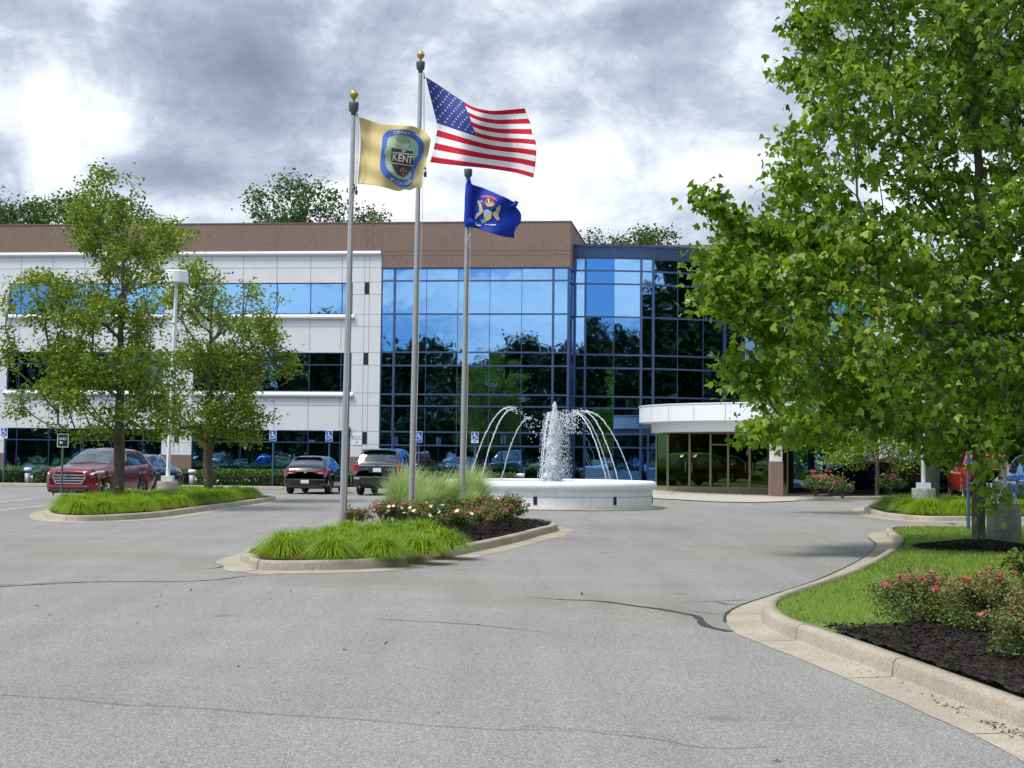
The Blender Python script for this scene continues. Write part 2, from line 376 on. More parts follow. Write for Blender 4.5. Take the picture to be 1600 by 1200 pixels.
def np_mesh(name,V,F,mat,lv=None,smooth=False,parent=None):
    """V (n,3), F (m,k) uniform faces, lv (m,) per-face colour value"""
    V=np.asarray(V,dtype=np.float32); F=np.asarray(F,dtype=np.int32); m,k=F.shape
    me=bpy.data.meshes.new(name); me.vertices.add(len(V)); me.vertices.foreach_set('co',V.ravel())
    me.loops.add(m*k); me.loops.foreach_set('vertex_index',F.ravel())
    me.polygons.add(m); me.polygons.foreach_set('loop_start',np.arange(m,dtype=np.int32)*k)
    me.materials.append(MATS[mat])
    if smooth: me.polygons.foreach_set('use_smooth',np.ones(m,dtype=bool))
    if lv is not None:
        a=me.attributes.new('lv','FLOAT','FACE'); a.data.foreach_set('value',np.asarray(lv,dtype=np.float32))
    me.update(calc_edges=True)
    o=bpy.data.objects.new(name,me); COL.objects.link(o)
    if parent is not None: o.parent=parent
    return o
def copy_tree(o,parent=None):
    c=o.copy(); COL.objects.link(c); c.parent=parent
    for ch in list(o.children): copy_tree(ch,c)
    return c
def place(o,loc,rz=0.0,s=1.0):
    o.matrix_basis=Matrix.Translation(Vector(loc))@Matrix.Rotation(rz,4,'Z')@Matrix.Scale(s,4); return o
def catmull(pts,step=.4,closed=False):
    P=[Vector(p) for p in pts]; n=len(P); o=[]
    rng=range(n if closed else n-1)
    for i in rng:
        if closed: a,b,c,d=P[i-1],P[i],P[(i+1)%n],P[(i+2)%n]
        else: a,b,c,d=P[max(i-1,0)],P[i],P[i+1],P[min(i+2,n-1)]
        k=max(1,int((c-b).length/step))
        for j in range(k):
            t=j/k; o.append(.5*((2*b)+(c-a)*t+(2*a-5*b+4*c-d)*t*t+(3*b-a-3*c+d)*t**3))
    if not closed: o.append(P[-1])
    return o
def offset(path,d,closed=False):
    n=len(path); o=[]
    for i,p in enumerate(path):
        a=path[i-1] if (i>0 or closed) else p; b=path[(i+1)%n] if (i<n-1 or closed) else p
        t=(b-a).normalized(); o.append(p+Vector((-t.y,t.x,0))*d)
    return o
_tc={}
def text_mesh(s,size=1.0,bold=0.0,align='CENTER'):
    """returns (verts2d, faces) of a string set in the built in font"""
    cu=bpy.data.curves.new('txt','FONT'); cu.body=s; cu.size=size; cu.align_x=align; cu.align_y='CENTER'; cu.offset=bold; cu.resolution_u=3
    o=bpy.data.objects.new('txt',cu); COL.objects.link(o)
    dg=bpy.context.evaluated_depsgraph_get(); me=bpy.data.meshes.new_from_object(o.evaluated_get(dg))
    vs=[(v.co.x,v.co.y) for v in me.vertices]; fs=[tuple(p.vertices) for p in me.polygons]
    bpy.data.objects.remove(o); bpy.data.curves.remove(cu); bpy.data.meshes.remove(me)
    return vs,fs
rnd = random.Random(7); nrs = np.random.default_rng(11)
# ------------------------------------------------------------------ building frame of reference
B0 = Vector((2.93,84.5,0)); BRZ = math.atan(-.125)
BT = Vector((math.cos(BRZ),math.sin(BRZ),0)); BN = Vector((-math.sin(BRZ),math.cos(BRZ),0))
def L(u,v,z): return B0+BT*u+BN*v+Vector((0,0,z))

# ------------------------------------------------------------------ ground, drive, kerbs
def sheet(name,pts,z,mat,kind='structure'):
    b=MB(); b.poly([(p[0],p[1],z) for p in pts]); o=b.build(name,mat); o['kind']=kind
    for p in o.data.polygons:
        if p.normal.z<0: p.flip()
    return o
sheet('ground',[(-900,-900),(900,-900),(900,1500),(-900,1500)],-.03,'ground_grass')
kA=L(-70,-14.3,0); kB=L(13.0,-14.3,0)
sheet('road',[(-75,-55),(75,-55),(75,82),(28,84),(24,66),(kB.x,kB.y),(kA.x,kA.y)],0.0,'asphalt')
def kerb_run(name,path,side,closed=False,gut=.36,h=.15,wd=.15,joint=3.0,grow=None):
    """kerb with a rounded top and a shallow gutter pan; side=+1 puts the kerb body to the left of the path"""
    prof=[(-gut,.004),(-gut*.5,.008),(-.03,.012),(-.004,.013),(0,.016),(.004,.03),(.016,h-.034),(.020,h-.026),(.036,h-.008),(.045,h-.004),(.07,h),(wd,h),(wd+.005,-.02)]
    if not gut: prof=prof[3:]
    n=len(path); b=MB(); vs=[]
    for i,p in enumerate(path):
        a=path[i-1] if (i>0 or closed) else p; c=path[(i+1)%n] if (i<n-1 or closed) else p
        t=(c-a).normalized(); nn=Vector((-t.y,t.x,0))*side
        for q,(o,z) in enumerate(prof):
            j=.006*noise.noise(Vector((p.x*2.3,p.y*2.3,q*.7))) if q>4 else .02*noise.noise(Vector((p.x*1.7,p.y*1.7,3))) if q==0 else 0
            vs.append(p+nn*(o+j)+Vector((0,0,z)))
    k=len(prof); m=n if closed else n-1
    b.add(vs,[(i*k+j,i*k+j+1,((i+1)%n)*k+j+1,((i+1)%n)*k+j) for i in range(m) for j in range(k-1)],0,True)
    # open joints cut across the kerb
    acc=joint*.6
    for i in range(m):
        a=path[i]; c=path[(i+1)%n]; acc+=(c-a).length
        if acc>joint:
            acc=0; t=(c-a).normalized(); nn=Vector((-t.y,t.x,0))*side
            e=.006; q=[]
            for o,z in prof:
                for s in (-e,e): q.append(a+nn*(o-.003)+t*(s+ .01*math.sin(o*40))+Vector((0,0,z+.003)))
            b.add(q,[(2*j,2*j+1,2*j+3,2*j+2) for j in range(k-1)],1)
    o=b.build(name,['kerb_concrete','kerb_joint']); o['kind']='structure'; return o

# lawn corner on the right
jt=[G(x,y) for x,y in [(1549,1164),(1420,1104),(1276,1041),(1190,1006),(1145,986),(1133,965),(1152,949),(1200,932),(1262,912),(1300,897),(1340,877),(1360,863),(1369,851)]]
jt=[Vector((2.95,6.0,0)),Vector((2.86,8.2,0))]+jt+[Vector((7.35,34.2,0)),Vector((7.9,36.6,0)),Vector((8.9,37.9,0)),Vector((10.6,38.3,0)),Vector((15,38.1,0)),Vector((26,37.4,0))]
jt=[Vector((3.3,-8,0)),Vector((3.15,0,0))]+jt
jpath=catmull(jt,.12)
lawn_kerb_foot=offset(jpath,-.36)
kerb_run('kerb',lawn_kerb_foot,-1,joint=2.4)
lb=offset(jpath,-.36-.152)[::3]
lawn_poly=lb+[Vector((26,-8,0))]
sheet('lawn',lawn_poly,.115,'lawn_soil')
def inside(P,x,y):
    """vectorised point in polygon"""
    P=np.array([(p[0],p[1]) for p in P]); x0,y0=P[:,0],P[:,1]; x1,y1=np.roll(x0,-1),np.roll(y0,-1)
    x=np.asarray(x); c=np.zeros(x.shape,bool)
    for a,b,d,e in zip(x0,y0,x1,y1):
        if b==e: continue
        c^=((b>y)!=(e>y))&(x<(d-a)*(y-b)/(e-b)+a)
    return c
bed_edge=[G(1248,977,.12),G(1290,986,.12),G(1340,986,.12),G(1400,984,.12),G(1450,972,.12),G(1520,950,.12),G(1600,930,.12),Vector((9,20,0)),Vector((12,19,0)),Vector((12,-7,0))]
e0=bed_edge[0]
near=[p for p in lb if p.y<e0.y+.1 and p.y>-7.5]; near=[p for i,p in enumerate(near) if p.x<4]
bed_poly=near+bed_edge
def fine_sheet(name,poly,z,mat,step,amp,rise=.0,cap=None):
    """bumpy sheet filling a polygon with a regular mesh, raised away from its rim"""
    P=np.array([(p[0],p[1]) for p in poly]); x0,y0=P.min(0); x1,y1=P.max(0)
    if cap: y0=max(y0,cap)
    xs=np.arange(x0,x1+step,step); ys=np.arange(y0,y1+step,step)
    X,Y=np.meshgrid(xs,ys); I=inside(poly,X,Y)
    cell=I[:-1,:-1]&I[1:,:-1]&I[:-1,1:]&I[1:,1:]
    Z=np.array([[z+amp*noise.fractal(Vector((float(a)*3,float(b)*3,1)),1,2,4) if i else z for a,b,i in zip(ra,rb,ri)] for ra,rb,ri in zip(X,Y,I)])
    ny,nx=X.shape; idx=np.arange(nx*ny).reshape(ny,nx)
    F=np.stack([idx[:-1,:-1][cell],idx[:-1,1:][cell],idx[1:,1:][cell],idx[1:,:-1][cell]],1)
    V=np.stack([X.ravel(),Y.ravel(),Z.ravel()],1)
    used=np.unique(F); rm=np.full(len(V),-1); rm[used]=np.arange(len(used))
    return np_mesh(name,V[used],rm[F],mat,smooth=True)
def scatter(poly,n,ymin=-1e9,ymax=1e9):
    P=np.array([(p[0],p[1]) for p in poly]); x0,y0=P.min(0); x1,y1=P.max(0); y0=max(y0,ymin); y1=min(y1,ymax)
    x=nrs.uniform(x0,x1,n); y=nrs.uniform(y0,y1,n); k=inside(poly,x,y); return x[k],y[k]
def chips(name,poly,n,z,size,mat='mulch_chip',amp=.02,label=None,ymin=-1e9,ymax=1e9,zf=None,kind='stuff'):
    x,y=scatter(poly,n,ymin,ymax); m=len(x)
    zz=np.full(m,z)+nrs.uniform(0,amp,m) if zf is None else zf(x,y)+nrs.uniform(0,amp,m)
    a=nrs.uniform(0,2*PI,m); l=size*nrs.uniform(.4,1.5,m); wd=l*nrs.uniform(.15,.45,m); ti=nrs.uniform(-.6,.6,m); ro=nrs.uniform(-.7,.7,m)
    ax=np.stack([np.cos(a)*np.cos(ti),np.sin(a)*np.cos(ti),np.sin(ti)],1); bx=np.stack([-np.sin(a)*np.cos(ro),np.cos(a)*np.cos(ro),np.sin(ro)],1)
    c=np.stack([x,y,zz],1); nn=np.cross(ax,bx); nn/=np.linalg.norm(nn,axis=1)[:,None]; th=(wd*.3)[:,None]
    V=[]
    for sa,sb,sn in ((-1,-1,0),(1,-.7,0),(1,.8,0),(-1,1,0),(0,0,1)): V.append(c+ax*(sa*l/2)[:,None]+bx*(sb*wd/2)[:,None]+nn*sn*th)
    V=np.stack(V,1).reshape(-1,3); b=np.arange(m)[:,None]*5
    F=np.concatenate([b+np.array(t) for t in ((0,1,4),(1,2,4),(2,3,4),(3,0,4))]); lv=np.tile(nrs.beta(1.2,3.2,m),4)
    o=np_mesh(name,V,F,mat,lv); tag(o,kind=kind,label=label); return o
fine_sheet('mulch_bed',bed_poly,.165,'mulch',.06,.03,cap=5.5)['kind']='structure'
chips('mulch',bed_poly,120000,.165,.036,amp=.04,ymin=7.5,ymax=19)
# grass of the lawn
tree_xy=Vector((8.02,28.59,0))
def lawn_grass(n,ymin,ymax,hh,wd,xmax=14):
    x,y=scatter(lawn_poly,n,ymin,ymax); k=(x<xmax)&~inside(bed_poly,x,y)&(((x-tree_xy.x)**2+((y-tree_xy.y)*1.0)**2)>.80); x,y=x[k],y[k]; m=len(x)
    a=nrs.uniform(0,2*PI,m); h=hh*nrs.uniform(.6,1.3,m); tx=nrs.normal(0,.4,m)*h; ty=nrs.normal(0,.4,m)*h
    w_=wd*nrs.uniform(.6,1.3,m)
    b0=np.stack([x-np.cos(a)*w_,y-np.sin(a)*w_,np.full(m,.112)],1); b1=np.stack([x+np.cos(a)*w_,y+np.sin(a)*w_,np.full(m,.112)],1); t=np.stack([x+tx,y+ty,.115+h],1)
    V=np.stack([b0,b1,t],1).reshape(-1,3); F=np.arange(m*3).reshape(-1,3)
    pv=np.array([noise.noise(Vector((float(p)*.8,float(q)*.5,0))) for p,q in zip(x[::1],y[::1])])
    return V,F,np.clip(nrs.beta(2.2,2.4,m)+pv*.35,0,1)
Va,Fa,la=lawn_grass(150000,15.5,25,.042,.0045,10.5)
Vb,Fb,lbv=lawn_grass(110000,25,38.3,.045,.006,15)
o=np_mesh('grass',np.concatenate([Va,Vb]),np.concatenate([Fa,Fb+len(Va)]),'blade_lawn',np.concatenate([la,lbv])); tag(o,'short mown green grass covering the lawn by the maple',kind='stuff')
# mulch mound under the maple
b=MB(); rr=[(1.12,.10),(1.0,.135),(.7,.19),(.35,.25),(0.0,.27)]
b.lathe([(r,z) for r,z in rr],(tree_xy.x,tree_xy.y,0),40,0)
vv=[(x+.06*noise.noise(Vector((x*4,y*4,0))),y+.06*noise.noise(Vector((x*4,y*4,7))),z+.02*noise.noise(Vector((x*6,y*6,3)))) for x,y,z in b.v]; b.v=vv
o=b.build('mulch_ring','mulch'); o['kind']='structure'
ring=[Vector((tree_xy.x+1.12*math.cos(t*PI/14),tree_xy.y+1.12*math.sin(t*PI/14),0)) for t in range(28)]
chips('mulch',ring,9000,.12,.04,zf=lambda x,y:.13+.14*np.clip(1-np.hypot(x-tree_xy.x,y-tree_xy.y)/1.1,0,1),amp=.03)

# flagpole island
isl=[G(387,884),G(392,891),G(430,893.5),G(500,893),G(600,888),G(700,872),G(800,850),G(850,836)]
isl+= [Vector((.98,35.6,0)),Vector((1.0,37.2,0)),Vector((.35,38.9,0)),Vector((-.9,39.4,0)),Vector((-2.2,38.2,0)),Vector((-2.95,35.0,0)),Vector((-3.6,31.0,0)),Vector((-3.95,27.5,0)),Vector((-4.05,25.2,0))]
ip=catmull(isl,.12,True)
kerb_run('kerb',ip,+1,True,gut=.34,joint=2.8)
isl_in=offset(ip,.152,True)[::3]
sheet('mulch_bed',isl_in,.11,'mulch'); fine_sheet('mulch_bed',isl_in,.15,'mulch',.07,.03)['kind']='structure'
chips('mulch',isl_in,40000,.15,.04,amp=.04,ymin=24)
def apron(name,pts): return sheet(name,pts,.004,'kerb_concrete')
apron('pavement',[G(347,885),G(360,880),G(392,884),G(392,892),G(440,898),G(395,897),G(362,892)])
# drains of concrete beyond the right tip of the island
apron('pavement',[G(835,835),G(882,833),G(884,838),G(840,846),G(790,861),G(788,858)])
# tree island on the left
isl2=[Vector((-11.85,42.6,0)),G(75,812),G(110,815.5),G(160,815),G(215,812),G(260,808),G(330,798),G(385,790),G(420,784.5),Vector((-7.9,56.2,0)),Vector((-8.6,57.0,0)),Vector((-10.2,56.8,0)),Vector((-11.3,55,0)),Vector((-12.1,50,0)),Vector((-12.3,46,0))]
ip2=catmull(isl2,.2,True)
kerb_run('kerb',ip2,+1,True,gut=.34,joint=3.4)
isl2_in=offset(ip2,.152,True)[::2]
sheet('mulch_bed',isl2_in,.13,'mulch')
# small islands and beds on the right
isl3=[Vector((11.55,54,0)),G(1350,799),G(1366,806),G(1385,810),G(1440,815),G(1510,815.5),Vector((15,43.9,0)),Vector((19,44.6,0)),Vector((19.5,53,0)),Vector((16,56,0)),Vector((12.6,56,0))]
ip3=catmull(isl3,.25,True)
kerb_run('kerb',ip3,+1,True,gut=.34,joint=3.4)
isl3_in=offset(ip3,.152,True)[::2]
sheet('mulch_bed',isl3_in,.13,'mulch')
bed4=[G(1243,782),G(1300,782),G(1372,781),G(1440,780.5),Vector((24,64,0)),Vector((27,76,0)),Vector((16.5,77,0)),Vector((14.5,72,0))]
ip4=catmull(bed4,.4,True); kerb_run('kerb',ip4,+1,True,gut=0,joint=4)
sheet('mulch_bed',offset(ip4,.152,True)[::2],.13,'mulch')
# planting strip and kerb in front of the building, entry walk
kp=[L(u,-14.3,0) for u in np.arange(-70,2.1,1.0)]
kerb_run('kerb',kp,+1,False,gut=0,joint=4)
sheet('planting_strip',[L(-70,-14.15,0),L(2.0,-14.15,0),L(2.0,1,0),L(-70,1,0)],.11,'mulch')
walk=[L(2.05,-14.3,0),L(3.5,-18.0,0),G(1120,785),G(1180,786),G(1243,783.5),Vector((14.4,72,0)),Vector((16.4,77,0)),L(14,-2,0),L(14,3,0),L(2.05,3,0)]
sheet('pavement',walk,.03,'walk_concrete')
b=MB()
for u in np.arange(2.6,11.5,1.5):
    p=L(u,-15.5+.0*u,.034); q=L(u,-4,.034); d=BT*.012; b.quad(p-d,p+d,q+d,q-d)
p=L(2.1,-10,.034); q=L(13,-10,.034); d=BN*.012; b.quad(p-d,q-d,q+d,p+d)
o=b.build('pavement_joint','kerb_joint'); o['kind']='structure'
# sealed cracks, cracks and painted lines on the asphalt
def strip_px(name,px,wd,mat,z=.005,wob=.0,taper=True):
    P=catmull([G(x,y) for x,y in px],.10); n=len(P); vs=[]
    for i,p in enumerate(P):
        t=(P[min(i+1,n-1)]-P[max(i-1,0)]).normalized(); nn=Vector((-t.y,t.x,0)); k=noise.noise(Vector((p.x*6,p.y*6,1)))
        k2=noise.noise(Vector((p.x*2.2,p.y*2.2,9)))
        ww=wd*(1+.7*k)*(min(1,(n-1-i)/12+.15) if taper else 1)
        c=p+nn*wob*(k2+.5*k); vs+= [c+nn*ww/2+Vector((0,0,z)),c-nn*ww/2+Vector((0,0,z))]
    b=MB(); b.add(vs,[(2*i,2*i+1,2*i+3,2*i+2) for i in range(n-1)]); o=b.build(name,mat); o['kind']='structure'; return o
strip_px('sealed_crack',[(1140,987),(1112,981),(1098,974),(1093,967),(1084,962),(1064,958),(1030,952),(1000,948),(940,940),(880,937),(825,934)],.075,'sealant',wob=.02)
strip_px('sealed_crack',[(1168,938),(1130,939),(1098,940),(1070,940)],.05,'sealant',wob=.02)
strip_px('sealed_crack',[(1168,944),(1140,945),(1115,940),(1095,942)],.045,'sealant',wob=.02)
strip_px('sealed_crack',[(1150,961),(1110,959),(1080,955),(1060,956)],.04,'sealant',wob=.02)
strip_px('sealed_crack',[(-120,924),(0,917),(90,912),(180,909),(280,909),(340,906),(390,900),(440,899)],.045,'sealant',wob=.03)
strip_px('sealed_crack',[(347,885),(335,888),(300,890),(280,891)],.05,'sealant',wob=.02)
strip_px('sealed_crack',[(0,914.5),(120,909.5),(230,909.5)],.025,'sealant',wob=.03)
strip_px('crack',[(-20,1085),(90,1092),(170,1100),(290,1106),(420,1115),(560,1125),(650,1132),(760,1139),(900,1143),(1020,1155),(1100,1169),(1200,1168)],.008,'sealant',wob=.05,taper=False)
strip_px('crack',[(820,1135),(930,1142),(1010,1148),(1060,1160)],.009,'sealant',wob=.05)
strip_px('crack',[(100,1090),(200,1094),(260,1105)],.009,'sealant',wob=.04)
strip_px('crack',[(590,968),(720,975),(830,986),(900,992)],.02,'sealant',wob=.05)
jt2=[p+Vector((0,0,0)) for p in offset(jpath,.0) if p.y>16.6 and p.y<34.5 and p.x<7.6]
b=MB(); vs=[]
for i,p in enumerate(jt2):
    t=(jt2[min(i+1,len(jt2)-1)]-jt2[max(i-1,0)]).normalized(); nn=Vector((-t.y,t.x,0)); k=noise.noise(Vector((p.x*5,p.y*5,2)))
    vs+=[p+nn*(.018+.012*k)+Vector((0,0,.007)),p-nn*(.014+.008*k)+Vector((0,0,.007))]
b.add(vs,[(2*i,2*i+1,2*i+3,2*i+2) for i in range(len(jt2)-1)]); b.build('sealed_crack','sealant')['kind']='structure'
for a,c in (((0,797),(72,790)),((0,784),(48,780)),((1484,818),(1502,823))):
    strip_px('road_marking' if a[0]<1000 else 'sealed_crack',[a,((a[0]+c[0])/2,(a[1]+c[1])/2),c],.11,'marking_white' if a[0]<1000 else 'sealant',taper=False)
# leaf litter in the gutters
gp=[p for p in jpath if 7.5<p.y<14.5]; gq=offset(jpath,-.34); gq=[q for p,q in zip(jpath,gq) if 7.5<p.y<14.5]
lp=[p*.45+q*.55 for p,q in zip(gp,gq)]+gq[::-1]
for y0,y1,n,sz in ((8.3,9.6,2600,.02),(9.9,10.5,260,.03),(11.0,11.9,160,.025),(9.6,14,220,.02)): chips('litter',lp,n,.012,sz,'litter',amp=.008,ymin=y0,ymax=y1)
chips('litter',[Vector((-6,7.5,0)),Vector((2.6,7.5,0)),Vector((2.0,20,0)),Vector((-7,20,0))],36,.004,.045,'litter',amp=.004)

# ------------------------------------------------------------------ the office building
bd=empty('office_building',B0,BRZ,'three storey office block with white panels, brown parapet and mirror glass entrance front','building')
ZT=13.52; ZB=12.06
def LB(b,u0,u1,v0,v1,z0,z1,mi=0): b.box(u0,u1,v0,v1,z0,z1,mi,T=lambda u,v,z:L(u,v,z))
# main body behind the face
b=MB(); LB(b,-75,-.35,.5,26,0,13.25); LB(b,-.35,17.2,9.9,26,0,13.25); b.build('roof',['joint_dark'],bd)
# white walls of the left wing: spandrels and piers around the window openings
BAYS=[(-64.4,-55.8),(-54.0,-45.4),(-40.2,-31.5),(-29.95,-21.36),(-19.75,-11.3)]
ROWS=[(.25,2.75),(4.75,6.78),(8.77,10.42)]
b=MB()
us=[-66.0]+[x for bb in BAYS for x in bb]+[-9.8]
for i in range(0,len(us),2): LB(b,us[i],us[i+1],0,.5,0,12.0,0)
for (u0,u1) in BAYS:
    z=0
    for (z0,z1) in ROWS+[(12.0,12.0)]:
        if z0>z: LB(b,u0,u1,.003,.5,z,z0,0)
        z=z1
# brown base course
b.build('wall',['white_precast'],bd)
for i in range(0,len(us),2):
    b=MB(); LB(b,us[i]-.02,us[i+1]+.02,-.025,.1,0,1.42,0); b.build('plinth',['brown_granite'],bd)
# panel joints
b=MB()
def jv(u,z0,z1,v=-.003,w=.018): LB(b,u-w,u+w,v,v+.002,z0,z1)
def jh(z,u0,u1,v=-.003,w=.016): LB(b,u0,u1,v-.0005,v+.0015,z-w,z+w)
for (u0,u1) in BAYS:
    mu=[u0+.62,u0+2.4,u0+4.15,u0+5.85,u0+7.55,u1-.6] if (u0,u1)!=BAYS[-1] else [u0+.9,u0+2.6,u0+4.4,u0+6.2,u1-.58]
    for m_ in mu:
        jv(m_,10.42,11.80); jv(m_,6.9,8.45); jv(m_,2.8,4.4)
    for z in (11.2,8.13,4.05): jh(z,u0,u1)
for i in range(0,len(us),2):
    c=(us[i]+us[i+1])/2; wv_=.13
    jv(c-wv_,1.45,12); jv(c+wv_,1.45,12)
    for z in (11.2,10.45,9.8,8.77,8.13,6.78,6.14,4.7,4.05,2.73,2.05): jh(z,us[i],us[i+1])
b.build('panel_joint','joint_grey',bd)
for i in range(0,len(us),2):
    c=(us[i]+us[i+1])/2
    for z0 in (9.82,6.16,2.07):
        b=MB(); LB(b,c-.12,c+.12,-.012,.02,z0,z0+.62); b.build('wall_slot','vent_black',bd)
# half round string course and sills
def bull(name,u0,u1,z0,z1,d=.16):
    b=MB(); n=8; c=(z0+z1)/2; h=(z1-z0)/2; vs=[]
    for u in (u0,u1):
        for i in range(n+1):
            t=-PI/2+PI*i/n; vs.append(L(u,-d*math.cos(t),c+h*math.sin(t)))
    b.add(vs,[(i,i+1,n+2+i,n+1+i) for i in range(n)],0,True); b.add(vs[:n+1],[tuple(range(n+1))]); b.add(vs[n+1:],[tuple(range(n+1))[::-1]])
    return b.build(name,'bullnose',bd)
bull('string_course',-66,-9.83,11.80,12.07)
for (u0,u1) in BAYS:
    for z in (8.47,4.42): bull('sill',u0-.1,u1+.12,z,z+.29)
# brown parapet
b=MB(); LB(b,-66.1,-9.8,-.03,.6,12.07,ZT); LB(b,-9.8,.0,-.03,.6,11.2,ZT); LB(b,-.6,.0,.6,9.6,11.2,ZT); LB(b,-.0,17.3,9.6,10.2,12.0,ZT)
b.build('parapet','brown_granite',bd)
b=MB()
for u in (-10.55,-10.28,-9.78,-4.1,-21.0,-20.0,-30.8,-36,-15.4): jv(u,12.07,ZT-.02,-.034,.014)
for z in (12.05,11.82): jh(z,-9.8,0,-.034,.018)
b.build('parapet_joint','joint_dark',bd)
b=MB(); LB(b,-66.15,.03,-.06,.05,ZT,ZT+.05); LB(b,-.05,.05,.05,9.6,ZT,ZT+.05); b.build('coping','brown_granite',bd)
# window bays
def window_bay(u0,u1,z0,z1,mull,trans=None):
    ctr=.12
    b=MB(); us_=[u0]+mull+[u1]; zs=[z0]+([trans] if trans else [])+[z1]
    for i in range(len(us_)-1):
        for j in range(len(zs)-1):
            a=[rnd.uniform(-.0025,.0025) for _ in range(4)]
            b.quad(L(us_[i],ctr+a[0],zs[j]),L(us_[i+1],ctr+a[1],zs[j]),L(us_[i+1],ctr+a[2],zs[j+1]),L(us_[i],ctr+a[0]+a[2]-a[1],zs[j+1]))
    wo=b.build('window','mirror_glass',bd)
    b=MB()
    for m_ in mull: b.box(m_-.018,m_+.018,ctr-.035,ctr+.03,z0+.05,z1-.05,0,T=L)
    if trans: b.box(u0+.05,u1-.05,ctr-.045,ctr+.03,trans-.03,trans+.03,0,T=L)
    b.box(u0,u1,ctr-.06,ctr+.03,z1-.05,z1,0,T=L); b.box(u0,u1,ctr-.06,ctr+.03,z0,z0+.05,0,T=L)
    b.box(u0,u0+.05,ctr-.06,ctr+.03,z0+.05,z1-.05,0,T=L); b.box(u1-.05,u1,ctr-.06,ctr+.03,z0+.05,z1-.05,0,T=L)
    # build in world, parent to the window (same frame as the building)
    fo=b.build('window_frame','frame_blue',bd); fo.parent=wo
for (u0,u1) in BAYS:
    mu=[u0+.62,u0+2.4,u0+4.15,u0+5.85,u0+7.55,u1-.6][:5] if (u0,u1)!=BAYS[-1] else [u0+.9,u0+2.6,u0+4.4,u0+6.2,u1-.58]
    window_bay(u0,u1,*ROWS[0],mu,2.13); window_bay(u0,u1,*ROWS[1],mu,6.15); window_bay(u0,u1,*ROWS[2],mu)
# curtain walls
CZ=[.15,2.03,2.72,4.05,4.65,6.13,6.82,8.79,10.51,11.2]
def curtain(path,thick,thin,zs,ztop,normal,glass_off=0.0):
    """path: list of plan points (one per vertical line), thick/thin index sets; normal(i) -> outward unit vector"""
    b=MB(); n=len(path)
    for i in range(n-1):
        for j in range(len(zs)-1):
            a=[rnd.uniform(-.003,.003) for _ in range(3)]; na,nb=normal(i),normal(i+1)
            p=[path[i]+na*a[0]+Vector((0,0,zs[j])),path[i+1]+nb*a[1]+Vector((0,0,zs[j])),path[i+1]+nb*a[2]+Vector((0,0,zs[j+1]))]
            b.quad(p[0],p[1],p[2],p[0]+(p[2]-p[1]))
    g=b.build('curtain_wall','mirror_glass',bd)
    b=MB()
    for i in range(n):
        w_=.055 if i in thick else .014
        if i in thick or i in thin:
            na=normal(i); t=Vector((-na.y,na.x,0))
            d=.075 if i in thick else .02
            q=[path[i]+t*s*w_+na*e for s,e in ((-1,-.02),(1,-.02),(1,d),(-1,d))]
            vs=[v_+Vector((0,0,z)) for z in (zs[0],ztop) for v_ in q]
            b.add(vs,[(0,1,5,4),(1,2,6,5),(2,3,7,6),(3,0,4,7),(4,5,6,7),(3,2,1,0)])
    for z in zs:
        for i in range(n-1):
            na,nb=normal(i),normal(i+1); h=.04; d=.06
            vs=[path[i]-na*.02,path[i+1]-nb*.02,path[i+1]+nb*d,path[i]+na*d]
            vs=[v_+Vector((0,0,zz)) for zz in (z-h,z+h) for v_ in vs]
            b.add(vs,[(0,1,2,3),(4,7,6,5),(3,2,6,7),(0,4,5,1)])
    m_=b.build('mullion_grid','mullion_blue',bd); m_.parent=g
    return g
mu_=[-9.8,-9.1,-7.43,-5.79,-4.13,-2.48,-.86,-.08]
curtain([L(u,.1,0) for u in mu_],{0,1,6,7},{2,3,4,5},CZ,11.2,lambda i:-BN)
# return of the middle block beside the rotunda
pr=[L(-.08,.1,0),L(-.02,.9,0),L(0,1.75,0)]
curtain(pr,{0},{1},CZ,11.2,lambda i:BT)
b=MB(); LB(b,-.3,-.09,.2,9.5,0,11.2); LB(b,-9.8,-.1,-.02,.12,11.12,11.2); b.build('corner_panel','fascia_navy',bd)
# rotunda
RC=Vector((4.9,96.6,0)); RR=10.5
ph=[-.195,-.1588,-.105,.0362,.172,.2346,.365,.514,.655,.79,.92,1.05,1.17]
rp=[RC+Vector((math.sin(t),-math.cos(t),0))*RR for t in ph]
sub=[];thk=set();thn=set()
for i,t in enumerate(ph):
    if i in (0,1,2,4,5,8,11): thk.add(len(sub))
    else: thn.add(len(sub))
    sub.append(t)
rp=[RC+Vector((math.sin(t),-math.cos(t),0))*RR for t in sub]
curtain(rp,thk,thn,CZ+[11.86],11.86,lambda i:Vector((math.sin(sub[i]),-math.cos(sub[i]),0)))
b=MB(); vs=[];ft=[-.195+ (1.175+.195)*i/28 for i in range(29)]
pf=[(.02,11.86),(.10,11.88),(.10,12.42),(.16,12.44),(.16,12.56),(-.3,12.56)]
for t in ft:
    for o_,z in pf: vs.append(RC+Vector((math.sin(t),-math.cos(t),0))*(RR+o_)+Vector((0,0,z)))
k=len(pf); b.add(vs,[(i*k+j,(i+1)*k+j,(i+1)*k+j+1,i*k+j+1) for i in range(28) for j in range(k-1)])
for t in ph[1:]:
    nn=Vector((math.sin(t),-math.cos(t),0)); tt=Vector((nn.y*-1,nn.x,0)); p=RC+nn*(RR+.103)
    b.quad(p-tt*.012+Vector((0,0,11.9)),p+tt*.012+Vector((0,0,11.9)),p+tt*.012+Vector((0,0,12.42)),p-tt*.012+Vector((0,0,12.42)),1)
b.build('fascia',['fascia_navy','joint_dark'],bd)
b=MB(); b.poly([RC+Vector((math.sin(t),-math.cos(t),0))*(RR-.2)+Vector((0,0,12.3)) for t in ft]+[L(14,9.7,12.3),L(0,9.7,12.3)]); b.build('rotunda_roof','joint_dark',bd)
